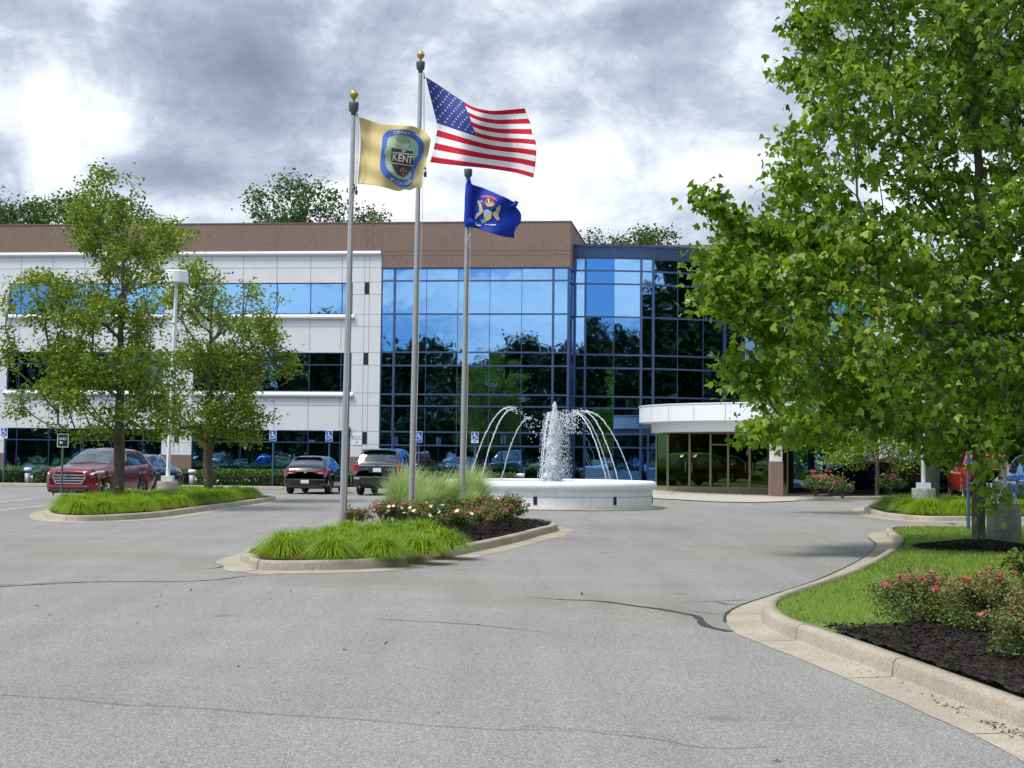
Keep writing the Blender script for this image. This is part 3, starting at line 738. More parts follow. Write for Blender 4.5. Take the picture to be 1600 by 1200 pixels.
# right wing
b=MB(); LB(b,-.1,9.0,9.62,9.9,0,12.0); LB(b,9.0,17.2,9.62,9.9,0,12.0); b.build('wall','white_precast',bd)
window_bay2=[(10.6,16.0)]
for z0,z1 in ROWS:
    b=MB(); LB(b,10.6,16.0,9.55,9.61,z0,z1); wo=b.build('window','mirror_glass',bd)
    b=MB()
    for u in (10.6,12.4,14.2,15.95): LB(b,u,u+.05,9.5,9.549,z0,z1)
    fo=b.build('window_frame','frame_blue',bd); fo.parent=wo
b=MB(); LB(b,15.7,17.4,9.3,9.6,0,1.6); b.build('plinth','brown_granite',bd)

# canopy: round drum over the doors
CC=Vector((15.0,75.5,0))
def arc(r,a0,a1,n): return [CC+Vector((math.cos(a0+(a1-a0)*i/n),math.sin(a0+(a1-a0)*i/n),0))*r for i in range(n+1)]
can=empty('canopy_ring',CC,0)  # placeholder removed below
bpy.data.objects.remove(can)
b=MB()
def drum(pf,mi,smooth=False,n=64):
    A=arc(1.0,0,2*PI,n); vs=[]
    for p in A:
        d=p-CC
        for r,z in pf: vs.append(CC+d*r+Vector((0,0,z)))
    k=len(pf); b.add(vs,[(i*k+j,i*k+j+1,(i+1)*k+j+1,(i+1)*k+j) for i in range(n) for j in range(k-1)],mi,False)
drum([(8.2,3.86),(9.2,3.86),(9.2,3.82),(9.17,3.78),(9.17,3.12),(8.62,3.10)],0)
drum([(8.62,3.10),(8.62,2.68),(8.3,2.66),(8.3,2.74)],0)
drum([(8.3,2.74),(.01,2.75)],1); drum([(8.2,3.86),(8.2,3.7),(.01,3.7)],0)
for a in np.arange(PI*.6,PI*1.9,.19):
    d=Vector((math.cos(a),math.sin(a),0)); t=Vector((-d.y,d.x,0)); p=CC+d*9.174
    b.quad(p-t*.01+Vector((0,0,3.13)),p+t*.01+Vector((0,0,3.13)),p+t*.01+Vector((0,0,3.78)),p-t*.01+Vector((0,0,3.78)),2)
b.build('canopy',['canopy_white','soffit','joint_grey'],bd)
def column(x,y):
    b=MB(); s=.23
    b.box(x-s,x+s,y-s,y+s,1.45,2.7,0); b.box(x-s-.03,x+s+.03,y-s-.03,y+s+.03,0,1.45,1); b.build('column',['white_precast','brown_granite'],bd)
column(10.85,68.3)
# glazed vestibule with bronze doors under the canopy
vp=[G(1030,769.6),G(1049,769.3),G(1081,769.2),G(1111,769.3),G(1136,769.6),G(1166,770.0),G(1199,770.5),G(1216,770.8)]
vp=[Vector((6.75,77.4,0)),Vector((7.25,76.9,0)),Vector((8.2,76.4,0)),Vector((9.1,75.9,0)),Vector((9.85,75.5,0)),Vector((10.75,75.0,0)),Vector((11.8,74.5,0)),Vector((12.35,74.2,0))]
H_=2.72
for i in range(len(vp)-1):
    p,q=vp[i],vp[i+1]; t=(q-p).normalized(); nn=Vector((t.y,-t.x,0)); Lg=(q-p).length
    def T(u,v,z,p=p,t=t,nn=nn): return p+t*u+nn*v+Vector((0,0,z+.03))
    isd=i in (1,2,4,5)
    b=MB(); b.quad(T(.05,0,.12),T(Lg-.05,0,.12),T(Lg-.05,0,H_-.05),T(.05,0,H_-.05))
    g=b.build('door' if isd else 'glass_panel','door_glass',bd)
    b=MB(); f=.05
    b.box(0,f,-.04,.04,0,H_,0,T=T); b.box(Lg-f,Lg-.002,-.04,.04,0,H_,0,T=T); b.box(f,Lg-f,-.038,.038,0,.22,0,T=T); b.box(f,Lg-f,-.038,.038,H_-.08,H_,0,T=T)
    if i in (3,): b.box(f,Lg-f,-.038,.038,2.1,2.16,0,T=T)
    fo=b.build('door_frame','bronze',bd); fo.parent=g
    if isd:
        b=MB(); s=Lg*(.85 if i in (1,4) else .15)
        b.tube([T(s,.04,.85),T(s,.11,.9),T(s,.13,1.1),T(s,.11,1.3),T(s,.04,1.35)],.02,6); ho=b.build('handle','bronze',bd); ho.parent=g
b=MB(); b.quad(Vector((6.75,77.4,.03)),Vector((6.9,86.5,.03)),Vector((6.9,86.5,2.72)),Vector((6.75,77.4,2.72))); b.build('glass_panel','mirror_glass',bd)
b=MB(); b.box(7.2,13,81.5,81.8,0,2.7,0); b.box(12.4,12.6,74.3,81,0,2.7,0); b.build('lobby_wall','interior_dark',bd)
b=MB(); b.box(9.5,10.6,80.8,81.4,.04,1.1,0); b.build('lobby_desk','interior_floor',bd)
# blue framed glazing beyond the column
q0=Vector((12.5,80.9,0)); q1=Vector((17.0,80.4,0))
t=(q1-q0).normalized(); nn=Vector((t.y,-t.x,0))
def T(u,v,z): return q0+t*u+nn*v+Vector((0,0,z))
b=MB(); b.quad(T(0,0,.05),T(4.5,0,.05),T(4.5,0,3.6),T(0,0,3.6)); g=b.build('glass_panel','mirror_glass',bd)
b=MB()
for u in (0,.55,1.9,2.1,3.2,4.4): b.box(u,u+(.28 if u in(0,1.9) else .1),-.02,.06,0,3.6,0,T=T)
for z in (.0,2.5,3.5): b.box(0,4.5,-.021,.058,z,z+.14,0,T=T)
fo=b.build('door_frame','frame_blue',bd); fo.parent=g
b=MB(); b.box(16.9,18.2,79.5,81,0,1.45,0); b.build('plinth','brown_granite',bd)
# wall sign, alarm bell
b=MB(); LB(b,-11.22,-10.68,-.02,-.003,2.02,2.62,0); so_=b.build('wall_sign','sign_white',bd)
vs,fs=text_mesh('FDC',.26,.0); b=MB(); b.add([L(-10.95+x*1.08,-.024,2.37+y) for x,y in vs],fs)
b.build('sign_lettering','sign_red',bd).parent=so_
b=MB(); b.add([L(-10.95-.045,-.024,2.16),L(-10.95+.045,-.024,2.16),L(-10.95,-.024,2.08)],[(0,2,1)]); b.box(-10.965,-10.935,-.0245,-.022,2.155,2.2,0,T=L)
b.build('sign_arrow','vent_black',bd).parent=so_
b=MB()
vs=[];n=14
for r,v in ((.001,-.16),(.09,-.15),(.13,-.1),(.14,-.03),(.08,-.0)):
    for j in range(n): vs.append(L(-11.42+r*math.cos(2*PI*j/n)+.0,v,2.83+r*math.sin(2*PI*j/n)))
b.add(vs,[(i*n+j,i*n+(j+1)%n,(i+1)*n+(j+1)%n,(i+1)*n+j) for i in range(4) for j in range(n)],0,True); b.build('alarm_bell','cap_grey',bd)
# ------------------------------------------------------------------ plants
def norm(a): return a/np.maximum(np.linalg.norm(a,axis=1),1e-9)[:,None]
MAPLE=np.array([(0,0,0),(.38,.10,.03),(.52,.42,-.08),(.26,.48,.02),(.17,.78,-.03),(0,1.05,-.16),(-.17,.78,-.03),(-.26,.48,.02),(-.52,.42,-.08),(-.38,.10,.03)])
MAPLE_F=[(0,1,2,3),(0,3,4,5),(0,5,6,7),(0,7,8,9)]
OVAL=np.array([(0,0,0),(.30,.38,.06),(.16,.8,.02),(0,1.0,-.06),(-.16,.8,.02),(-.30,.38,.06)])
OVAL_F=[(0,1,2,3),(0,3,4,5)]
QUADL=np.array([(0,0,0),(.42,.45,.10),(0,1,0),(-.42,.45,.10)]); QUADL_F=[(0,1,2,3)]
def leaves(name,C,size,mat,parent,tpl=(OVAL,OVAL_F),droop=.5,lvmean=.45,lvs=None,upness=.55,svar=.3,lvspread=4.5):
    C=np.asarray(C); n=len(C); T,F=tpl
    d=nrs.normal(0,1,(n,3)); d[:,2]=d[:,2]*.5-droop; d=norm(d)           # leaf axis
    r=nrs.normal(0,1,(n,3)); r[:,2]=np.abs(r[:,2])*.6+upness; nn=r-(r*d).sum(1)[:,None]*d; nn=norm(nn)
    s=np.cross(d,nn); sz=(size*nrs.uniform(1-svar,1+svar,n))[:,None]
    V=np.stack([C+(s*t[0]+d*t[1]+nn*t[2])*sz for t in T],1).reshape(-1,3)
    b=np.arange(n)[:,None]*len(T); FF=np.concatenate([b+np.array(f) for f in F])
    if lvs is None: lvs=np.clip(nrs.beta(lvspread*lvmean,lvspread*(1-lvmean),n),0,1)
    return np_mesh(name,V,FF,mat,np.tile(lvs,len(F)),parent=parent)
def skeleton(base,pts,top,first,seg=.35,rise=.55,wob=.05,lean=(0,0)):
    """grow limbs from a trunk to every cluster point; returns nodes, parents, tips"""
    nodes=[];par=[]
    nz=int(top/seg)
    for i in range(nz+1):
        z=top*i/nz; nodes.append((base[0]+lean[0]*z/top+wob*noise.noise(Vector((z*.9,1.3,base[0])))*z**.5,base[1]+lean[1]*z/top+wob*noise.noise(Vector((z*.9,5.3,base[1])))*z**.5,z)); par.append(i-1)
    nd=np.array(nodes); tips=[]
    P=np.array(pts); o=np.argsort(np.hypot(P[:,0]-base[0],P[:,1]-base[1])+.3*np.abs(P[:,2]-top*.5)); P=P[o]
    arr=np.zeros((len(P)*14+len(nd)+10,3)); arr[:len(nd)]=nd; cnt=len(nd); par=list(par)
    dep=[0]*cnt
    fz=arr[:,2]
    for p in P:
        A=arr[:cnt]; dv=p-A; h=np.hypot(dv[:,0],dv[:,1]); dist=np.linalg.norm(dv,axis=1)
        cost=dist+np.where(dv[:,2]<rise*h,(rise*h-dv[:,2])*1.6,0)+np.where(A[:,2]<first,50,0)+np.array(dep)*.02
        j=int(np.argmin(cost)); a=A[j].copy(); D=dist[j]; k=max(1,int(D/seg)); last=j
        up=min(.25*D,.5)
        for i in range(1,k+1):
            t=i/k; q=a+(p-a)*t; q=q+np.array([0,0,up*math.sin(PI*t)*-.35]); 
            q=q+(nrs.normal(0,.035,3) if i<k else 0)
            if cnt>=len(arr): break
            arr[cnt]=q; par.append(last); dep.append(dep[last]+1); last=cnt; cnt+=1
        tips.append(last)
    return arr[:cnt],par,tips,P
def limbs(name,nd,par,tips,mat,parent,r0,rt=.006,exp=.5,base_flare=1.35,n=7,ntrunk=None):
    cnt=np.zeros(len(nd))
    for t in tips:
        j=t
        while j>=0: cnt[j]+=1; j=par[j]
    mx=cnt.max(); rad=rt+(r0-rt)*(np.maximum(cnt,0)/mx)**exp; rad[cnt==0]=0
    kids=[[] for _ in nd]
    for i,p in enumerate(par):
        if p>=0 and cnt[i]>0: kids[p].append(i)
    b=MB(); done=set()
    st=[0]
    while st:
        s=st.pop(); ch=[s] if par[s]<0 else [par[s],s]; j=s
        while kids[j]:
            ks=sorted(kids[j],key=lambda q:-cnt[q]); st+=ks[1:]; j=ks[0]; ch.append(j)
        if len(ch)<2: continue
        rr=[rad[c] for c in ch]
        if par[s]>=0: rr[0]=rr[1]
        P=[nd[c] for c in ch]
        if par[s]<0:
            rr[0]*=base_flare; P=[P[0],P[0]+(P[1]-P[0])*.35]+P[1:]; rr=[rr[0],rr[1]*1.06]+rr[1:]
        b.tube(P,rr,10 if par[s]<0 else (n if rr[0]>.03 else 4),cap=False)
    return b.build(name,mat,parent)
def sil_points(poly,x0,y0,Y,n,depth,half,kz=None,thr=-.15,nsc=.55,zc=None,seed=0):
    """cluster points filling a crown whose outline (pixels) stands at distance Y; depth = half thickness"""
    P=[AT(px,py,Y) for px,py in poly]; P2=[(p.x,p.z) for p in P]
    A=np.array(P2); lo,hi=A.min(0),A.max(0); out_=[]
    cx=x0; 
    while len(out_)<n:
        x=nrs.uniform(lo[0],hi[0],n*2); z=nrs.uniform(lo[1],hi[1],n*2); k=inside(P2,x,z)
        for a,c in zip(x[k],z[k]):
            f=max(.08,1-((a-cx)/half)**2)**.5
            zt=(c-lo[1])/(hi[1]-lo[1]); f*=min(1,.45+1.8*min(zt+.12,1.0-zt*.75))
            y=nrs.uniform(-1,1)*depth*f
            if noise.noise(Vector((a*nsc,y*nsc,c*nsc+seed)))>thr: out_.append((a,Y+y,c))
            if len(out_)>=n: break
    return np.array(out_[:n])
def make_tree(name,label,base,poly,Y,ncl,per,lsize,depth,half,r0,top,first,leafm,bark,tpl,group=None,thr=-.15,spread=.26,droop=.5,lvmean=.45,rise=.55,seed=0,nsc=.55,lean=(0,0),extra=None,upness=.55,seg=.35,exp=.5,cat='tree'):
    t=empty(name,(base[0],base[1],0),0,label,cat,group)
    P=sil_points(poly,base[0],base[1],Y,ncl,depth,half,thr=thr,seed=seed,nsc=nsc)
    if extra is not None: P=np.concatenate([P,extra])
    nd,par,tips,P=skeleton((base[0],base[1]),P,top,first,rise=rise,lean=lean,seg=seg)
    nd=nd-np.array([base[0],base[1],0]); P=P-np.array([base[0],base[1],0])
    # build in local coordinates
    b=limbs('trunk',nd,par,tips,bark,None,r0,exp=exp); b.parent=t
    n=len(P)*per; C=np.repeat(P,per,0)
    # leaves sit in a flattened spray round each twig end, strung back along the twig
    off=nrs.normal(0,1,(n,3))*np.array([spread,spread,spread*.7]); C=C+off
    cl=np.repeat(nrs.normal(0,.10,len(P)),per)
    lv=np.clip(nrs.beta(4.5*lvmean,4.5*(1-lvmean),n)+cl,0,1)
    leaves('crown',C,lsize,leafm,t,tpl,droop,lvs=lv,upness=upness)
    return t
# the big maple on the lawn
MP=[(1250,-60),(1238,20),(1222,80),(1216,130),(1221,180),(1214,225),(1216,272),(1238,312),(1262,332),(1270,360),(1205,350),(1165,352),(1125,345),(1096,380),(1098,440),(1118,478),(1165,490),(1172,540),(1178,600),(1176,640),(1178,668),(1200,695),(1235,703),(1275,690),(1310,672),(1345,690),(1390,672),(1440,690),(1490,712),(1520,728),(1560,705),(1600,712),(1680,700),(1760,650),(1850,560),(1900,400),(1920,200),(1880,0),(1820,-140),(1700,-280),(1560,-350),(1430,-300),(1320,-180)]
ex=[]
def spray(a,b,n,s,Y0,Y1):
    for i in range(n):
        t=i/(n-1); p=AT(a[0]+14+(b[0]-a[0])*t,a[1]+4+(b[1]-a[1])*t,Y0+(Y1-Y0)*t); ex.append((p.x+nrs.normal(0,s),p.y+nrs.normal(0,s),p.z+nrs.normal(0,s)))
spray((1086,296),(1135,350),10,.04,27.6,28.0); spray((1135,350),(1240,380),12,.10,28.0,28.4)
spray((1222,318),(1228,372),6,.05,28,28.2); spray((1255,345),(1262,380),5,.05,28,28.2)
spray((1086,388),(1150,400),9,.08,27.4,27.8); spray((1084,462),(1180,440),11,.09,27.2,27.6); spray((1092,425),(1190,430),9,.09,27.2,27.6)
spray((1128,556),(1176,585),8,.06,27.6,28.0); spray((1130,592),(1176,600),6,.05,27.6,28.0); spray((1148,500),(1190,520),6,.06,27.5,28.0)
spray((1162,666),(1215,670),8,.07,27.2,27.8); spray((1245,4),(1270,40),5,.05,28.2,28.4); spray((1237,30),(1262,60),4,.05,28.2,28.4)
spray((1532,740),(1540,800),3,.06,27.2,27.4); pass
spray((1215,100),(1240,110),4,.05,28,28.3); spray((1210,270),(1240,275),4,.05,28,28.3)
make_tree('maple_tree','big leafy green maple standing in a mulch ring on the lawn at the right',tree_xy,[(x+20 if x<1300 else x,y) for x,y in MP],28.6,1750,28,.134,3.3,4.6,.118,9.6,2.0,'leaf_maple','bark_grey',(MAPLE,MAPLE_F),thr=-.27,spread=.165,droop=.75,lvmean=.52,rise=.25,extra=np.array(ex),nsc=.9,seg=.4,exp=.42,upness=.35)
# two parking lot trees on the left island
T1=[(185,265),(205,285),(212,310),(235,318),(262,330),(262,350),(290,358),(282,378),(262,388),(272,405),(262,440),(282,480),(284,520),(262,560),(280,600),(272,640),(284,660),(262,690),(215,682),(190,690),(150,690),(112,684),(62,657),(8,642),(0,612),(42,600),(8,560),(2,520),(30,500),(8,472),(38,440),(70,420),(104,430),(112,400),(108,340),(150,305),(166,292),(172,272)]
T2=[(300,402),(326,415),(335,440),(345,460),(372,455),(395,440),(402,448),(441,460),(430,500),(468,515),(452,550),(470,562),(455,580),(420,592),(428,610),(400,636),(428,645),(392,672),(415,690),(380,690),(350,700),(335,700),(300,690),(272,680),(262,640),(272,600),(262,540),(272,500),(258,470),(278,430),(292,410)]
make_tree('pear_tree','taller sparse green tree at the left end of the grassy parking island',(-10.85,46.2),T1,46.2,580,42,.112,2.1,3.1,.155,8.3,1.7,'leaf_pear','bark_brown',(OVAL,OVAL_F),thr=.03,spread=.17,droop=.35,lvmean=.5,rise=.75,nsc=1.0,exp=.55)
make_tree('pear_tree','shorter sparse green tree behind the white lamp on the parking island',(-9.85,54.4),T2,54.4,410,42,.112,2.0,2.6,.16,6.6,1.7,'leaf_pear','bark_brown',(OVAL,OVAL_F),thr=.0,spread=.18,droop=.35,lvmean=.48,rise=.75,nsc=1.0,seed=5,exp=.55)
# trees beside the right hand beds
T3=[(1292,726),(1300,700),(1330,690),(1350,665),(1380,650),(1400,640),(1440,650),(1450,680),(1438,720),(1410,735),(1370,732),(1330,735)]
make_tree('ornamental_tree','low bright green tree with two slim trunks in the bed past the entrance',(14.6,66.5),T3,66.5,190,30,.10,1.5,2.2,.09,2.6,1.4,'leaf_maple','bark_grey',(OVAL,OVAL_F),thr=-.3,spread=.22,lvmean=.55,rise=.4)
T4=[(1180,640),(1190,560),(1215,480),(1250,400),(1310,380),(1380,370),(1450,380),(1520,420),(1560,500),(1580,600),(1560,680),(1500,700),(1430,705),(1350,690),(1280,700),(1220,690)]
make_tree('shade_tree','green tree on the small right island standing behind the big maple',(12.25,48.5),T4,48.5,520,26,.12,2.6,4.2,.21,6.5,2.2,'leaf_maple','bark_grey',(OVAL,OVAL_F),thr=-.2,spread=.30,lvmean=.55,rise=.5,exp=.42)
# tall trees showing over the roof
def far_tree(label,base,poly,Y,ncl,group,**k):
    return make_tree('tree',label,base,poly,Y,int(ncl*2.4),34,.27,4.5,9,.32,k.pop('top',17),6,'leaf_far','bark_brown',(OVAL,OVAL_F),group,spread=.46,seg=1.2,**k)
GF='tall trees showing above the office roof'
FT=[((-40,420),[(-75,345),(-60,318),(-20,312),(10,325),(20,310),(45,308),(75,315),(85,345),(80,420),(-70,420)]),
    ((120,420),[(72,350),(88,325),(110,303),(135,308),(160,312),(190,330),(230,330),(250,352),(240,430),(80,420)]),
    ((480,440),[(402,352),(400,325),(412,295),(440,300),(462,288),(490,278),(520,290),(540,322),(600,335),(606,350),(590,440),(410,430)])]
LBL=['dark tree over the roof at the far left edge of the photo','dark tree over the roof behind the tall sparse parking tree','tree crown over the roof just left of the front flagpole','thin leafy treetops over the roof right of the brown corner']
for (bx,by),poly in FT:
    p=AT(bx,by,128); far_tree(LBL.pop(0),(p.x,128),poly,128,110,GF,thr=-.25,top=17)
p=AT(990,440,128); far_tree(LBL.pop(0),(p.x,128),[(905,385),(915,368),(940,376),(965,380),(985,362),(1010,358),(1030,362),(1056,380),(1060,440),(905,440)],128,60,GF,thr=-.1,top=13)
# generic trees: right background and the wood behind the photographer (it shows in the mirror glass)
def proto_tree(h,r,seed):
    t=empty('tree',(0,0,0))
    n=300; pts=[]
    while len(pts)<n:
        a,b,c=nrs.uniform(-1,1,3)
        if a*a+b*b+c*c<1 and noise.noise(Vector((a*2,b*2,c*2+seed)))>-.35: pts.append((a*r*(1-.25*c),b*r*(1-.25*c),h*.52+c*h*.48))
    P=np.array(pts); nd,par,tips,P=skeleton((0,0),P,h*.8,h*.15,seg=1.0)
    b=limbs('trunk',nd,par,tips,'bark_brown',None,.3,n=5); b.parent=t
    C=np.repeat(P,26,0)+nrs.normal(0,.62,(n*26,3)); leaves('crown',C,.62,'leaf_wood',t,(OVAL,OVAL_F))
    return t
PT=[proto_tree(15,5.0,1),proto_tree(12,4.6,2),proto_tree(17,5.2,3)]
gb='wood behind the right hand car park'; used=[False]*3
def put_tree(k,x,y,s,label,group):
    if not used[k]: o=PT[k]; used[k]=True
    else: o=copy_tree(PT[k])
    place(o,(x,y,0),rnd.uniform(0,6),s); tag(o,label,'tree',group); return o
for i,(x,y) in enumerate([(27,98),(34,94),(41,99),(48,92),(31,106),(55,98)]): put_tree(i%3,x,y,rnd.uniform(.75,.95),'dark green tree beyond the cars at the right edge of the car park',gb)
gr='trees across the road mirrored in the glass front'
BK=BACKTREES
for i,(x,y,s) in enumerate(BK): put_tree(i%3,x,y,s,'dense green tree across the road, seen mirrored in the glass',gr)

# grass clumps
def blade_mesh(n,h,r,w_,seed,spread=.12,curve=1.0,segs=4,lean=(0,0)):
    a=nrs.uniform(0,2*PI,n); rb=spread*np.sqrt(nrs.uniform(0,1,n)); ab=nrs.uniform(0,2*PI,n)
    H=h*nrs.uniform(.65,1.12,n); Rr=r*nrs.uniform(.15,1.1,n)**.55; H=H*(1.12-.35*Rr/r); Rr*=1.0
    V=[];w0=w_*nrs.uniform(.7,1.3,n)
    px=-np.sin(a); py=np.cos(a)
    for i in range(segs+1):
        t=i/segs; out_=Rr*(t**1.5); z=H*(1.25*t-.25*t*t) - curve*Rr*.75*(t**3.2)
        cx=rb*np.cos(ab)+np.cos(a)*out_+lean[0]*t*t*H; cy=rb*np.sin(ab)+np.sin(a)*out_+lean[1]*t*t*H; ww=w0*(1-t**2.2)+.0006
        V.append(np.stack([cx-px*ww,cy-py*ww,np.maximum(z,.01)],1)); V.append(np.stack([cx+px*ww,cy+py*ww,np.maximum(z,.01)],1))
    k=2*(segs+1); V=np.stack(V,1).reshape(-1,3); b=np.arange(n)[:,None]*k
    F=np.concatenate([b+np.array((2*i,2*i+1,2*i+3,2*i+2)) for i in range(segs)])
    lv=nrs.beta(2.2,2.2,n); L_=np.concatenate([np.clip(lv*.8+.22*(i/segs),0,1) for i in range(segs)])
    return V,F,L_
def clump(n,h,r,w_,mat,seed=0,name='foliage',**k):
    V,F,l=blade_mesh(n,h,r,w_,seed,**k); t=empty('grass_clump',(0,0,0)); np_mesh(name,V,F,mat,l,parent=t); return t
def flower_bm(b,c,s,mi,n=6,up=.5):
    c=Vector(c); ax=Vector((rnd.uniform(-.6,.6),rnd.uniform(-1,.1),up)).normalized(); u=ax.orthogonal().normalized(); v=ax.cross(u)
    for i in range(n):
        t=2*PI*i/n+rnd.uniform(-.2,.2); d=u*math.cos(t)+v*math.sin(t); e=u*math.cos(t+.55)+v*math.sin(t+.55); g=u*math.cos(t-.55)+v*math.sin(t-.55)
        b.add([c,c+(e*.6+ax*.35)*s,c+(d*1.0+ax*.45)*s,c+(g*.6+ax*.35)*s],[(0,1,2,3)],mi)
lily=[clump(1150,.47,.53,.0047,'blade_lily',spread=.11,curve=1.02) for _ in range(3)]
lily_f=[]
for i in range(2):
    t=clump(1050,.47,.53,.0047,'blade_lily',spread=.11,curve=1.02)
    b=MB(); st=MB()
    for k in range(4):
        a=rnd.uniform(0,6.28); r=rnd.uniform(.1,.42); h=rnd.uniform(.46,.60); p=(r*math.cos(a),r*math.sin(a),h)
        st.tube([(p[0]*.3,p[1]*.3,.1),(p[0]*.8,p[1]*.8,h*.7),p],.004,3,cap=False); flower_bm(b,p,.042,0)
    f=b.build('flower','petal_cream'); f.parent=t; s_=st.build('flower_stem','blade_lily'); s_.parent=t
    lily_f.append(t)
def stamp(protos,pos,label,cat,group,z=.14,s0=.92,s1=1.14,used=None):
    for i,p in enumerate(pos):
        k=rnd.randrange(len(protos)); pr_=protos[k]
        if pr_ in used: o=copy_tree(pr_)
        else: o=pr_; used.append(pr_)
        place(o,(p[0],p[1],z),rnd.uniform(0,6.28),rnd.uniform(s0,s1)); tag(o,label,cat,group)
used_l=[]
GA='bright grass clumps on the flagpole island'
A=[(-3.22,23.95),(-2.52,23.75),(-1.86,24.15),(-1.32,24.85),(-3.3,24.85),(-2.7,24.65),(-2.05,25.1),(-1.5,25.9),(-3.2,25.9),(-2.55,25.75),(-3.25,27.0),(-2.6,26.9),(-1.95,26.2),(-3.0,28.1),(-2.35,28.0),(-2.8,29.1)]
B_=[(-1.0,26.1),(-1.3,27.3),(-1.85,27.4),(-2.0,29.2),(-1.45,29.3),(-2.3,30.2),(-1.75,30.3)]
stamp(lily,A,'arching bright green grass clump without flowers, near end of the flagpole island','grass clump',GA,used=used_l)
stamp(lily_f,B_,'bright green grass clump with pale yellow blooms on the flagpole island','grass clump','blooming clumps on the flagpole island',used=used_l)
# left island clumps
i2=[];
x,y=scatter(offset(ip2,.55,True),900)
for a,b_ in zip(x,y):
    if all((a-c[0])**2+((b_-c[1]))**2>.62**2 for c in i2): i2.append((float(a),float(b_)))
i2=[p for p in i2 if not (p[0]<-11.0 and p[1]>50.5)]
print('left island clumps',len(i2))
stamp(lily,i2,'arching bright green grass clump on the parking island under the two sparse trees','grass clump','grass clumps under the parking island trees',s0=.95,s1=1.25,used=used_l)
stamp(lily_f,[(-9.0,50.5),(-8.7,53.5),(-10.6,43.2),(-9.9,42.0),(-8.6,55)],'grass clump with pale blooms on the parking island','grass clump','blooming clumps on the parking island',s0=1.0,s1=1.25,used=used_l)
i3=[]; x,y=scatter(offset(ip3,.6,True),900)
for a,b_ in zip(x,y):
    if b_<51 and all((a-c[0])**2+(b_-c[1])**2>.66**2 for c in i3): i3.append((float(a),float(b_)))
stamp(lily,i3,'bright green grass clump on the small island left of the concrete lamp footing','grass clump','grass clumps on the right island',s0=1.15,s1=1.5,used=used_l)
# tall feathery grass by the rear flagpole
def tall(n,h,r,seed,lean): 
    t=empty('tall_grass',(0,0,0)); V,F,l=blade_mesh(n,h,r,.0045,seed,spread=.20,curve=.35,segs=6,lean=lean); np_mesh('foliage',V,F,'blade_tall',l,parent=t); return t
tg=[tall(2600,1.35,.75,0,(.10,-.05)),tall(2000,1.15,.7,1,(.14,0))]
GT='tall pale grasses behind the rear flagpoles'
for i,(x,y,s) in enumerate([(-2.35,36.6,1.0),(-1.65,37.2,1.05),(-1.0,37.9,1.0),(-2.0,35.9,.85),(-.95,36.8,.62),(-.5,37.5,.50)]):
    o=tg[i] if i<2 else copy_tree(tg[i%2]); place(o,(x,y,.13),rnd.uniform(0,.5),s); tag(o,'tall feathery pale green grass between the taller flagpoles and the fountain','ornamental grass',GT)
# rose bushes
def rose(n,h,r,mat,nf,seed,petal='petal_red',fs=.035,lsz=.035,open_=False):
    t=empty('rose_bush',(0,0,0)); b=MB(); ends=[]
    for i in range(34 if open_ else 22):
        a=rnd.uniform(0,6.28); q=rnd.uniform(.2,1); e=Vector((math.cos(a)*r*q,math.sin(a)*r*q,h*(1-.35*q*q)*rnd.uniform(.8,1.08)))
        m_=e*.5+Vector((rnd.uniform(-.05,.05),rnd.uniform(-.05,.05),.06)); b.tube([(rnd.uniform(-.05,.05),rnd.uniform(-.05,.05),0),m_,e],[.008,.006,.003],4,cap=False); ends.append((m_,e))
        for k in range(3):
            s_=m_+(e-m_)*rnd.uniform(0,.8); e2=s_+Vector((rnd.uniform(-.16,.16),rnd.uniform(-.16,.16),rnd.uniform(.03,.2)))*(r/.5); b.tube([s_,e2],[.004,.002],3,cap=False); ends.append((s_,e2))
    st=b.build('stem','bark_brown'); st.parent=t
    E=np.array([tuple(a+(e-a)*rnd.uniform(0,1.05)) for a,e in [ends[rnd.randrange(len(ends))] for _ in range(n)]])
    E+=nrs.normal(0,.035*(r/.5),E.shape)
    if open_:
        lo=nrs.uniform(0,1,n)<.35; aa=nrs.uniform(0,6.28,n); q_=nrs.uniform(.25,.85,n)*r; E[lo]=np.stack([q_*np.cos(aa),q_*np.sin(aa),nrs.uniform(.08,.45,n)*h],1)[lo]; E[:,2]=np.maximum(E[:,2],.03)
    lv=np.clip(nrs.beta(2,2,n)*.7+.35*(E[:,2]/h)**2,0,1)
    leaves('foliage',E,lsz,mat,t,(OVAL,OVAL_F),droop=.0,lvs=lv)
    tops=[e for a,e in ends if e.z>h*.45]
    for k in range(nf):
        e=tops[rnd.randrange(len(tops))]; b=MB()
        for j in range(rnd.randint(2,4)): flower_bm(b,e+Vector((rnd.uniform(-.03,.03),rnd.uniform(-.03,.03),rnd.uniform(0,.04))),fs*rnd.uniform(.7,1.1),0,7,up=rnd.uniform(.3,.9))
        f=b.build('flower',petal); f.parent=t
    return t
rb=[rose(2300,.62,.48,'leaf_rose_green',11,1,'petal_red',.050,.05),rose(2300,.58,.45,'leaf_rose',9,2,'petal_pink',.048,.05)]
GR='rose bushes on the flagpole island'
for i,(x,y,s) in enumerate([(-.95,29.1,.82),(-.65,30.8,.85),(-1.2,31.3,.9),(-.25,32.4,.92),(-.02,34.0,.98),(-.25,35.4,.98),(-.95,33.0,.95),(-1.6,32.8,.9),(-2.5,32.8,.85),(-2.1,33.9,.85),(-.6,36.2,.9),(-3.0,32.4,.7)]):
    o=rb[i] if i<2 else copy_tree(rb[i%2]); place(o,(x,y,.15),rnd.uniform(0,6),s); tag(o,'bushy rose with red blooms in the mulch of the flagpole island','rose bush',GR)
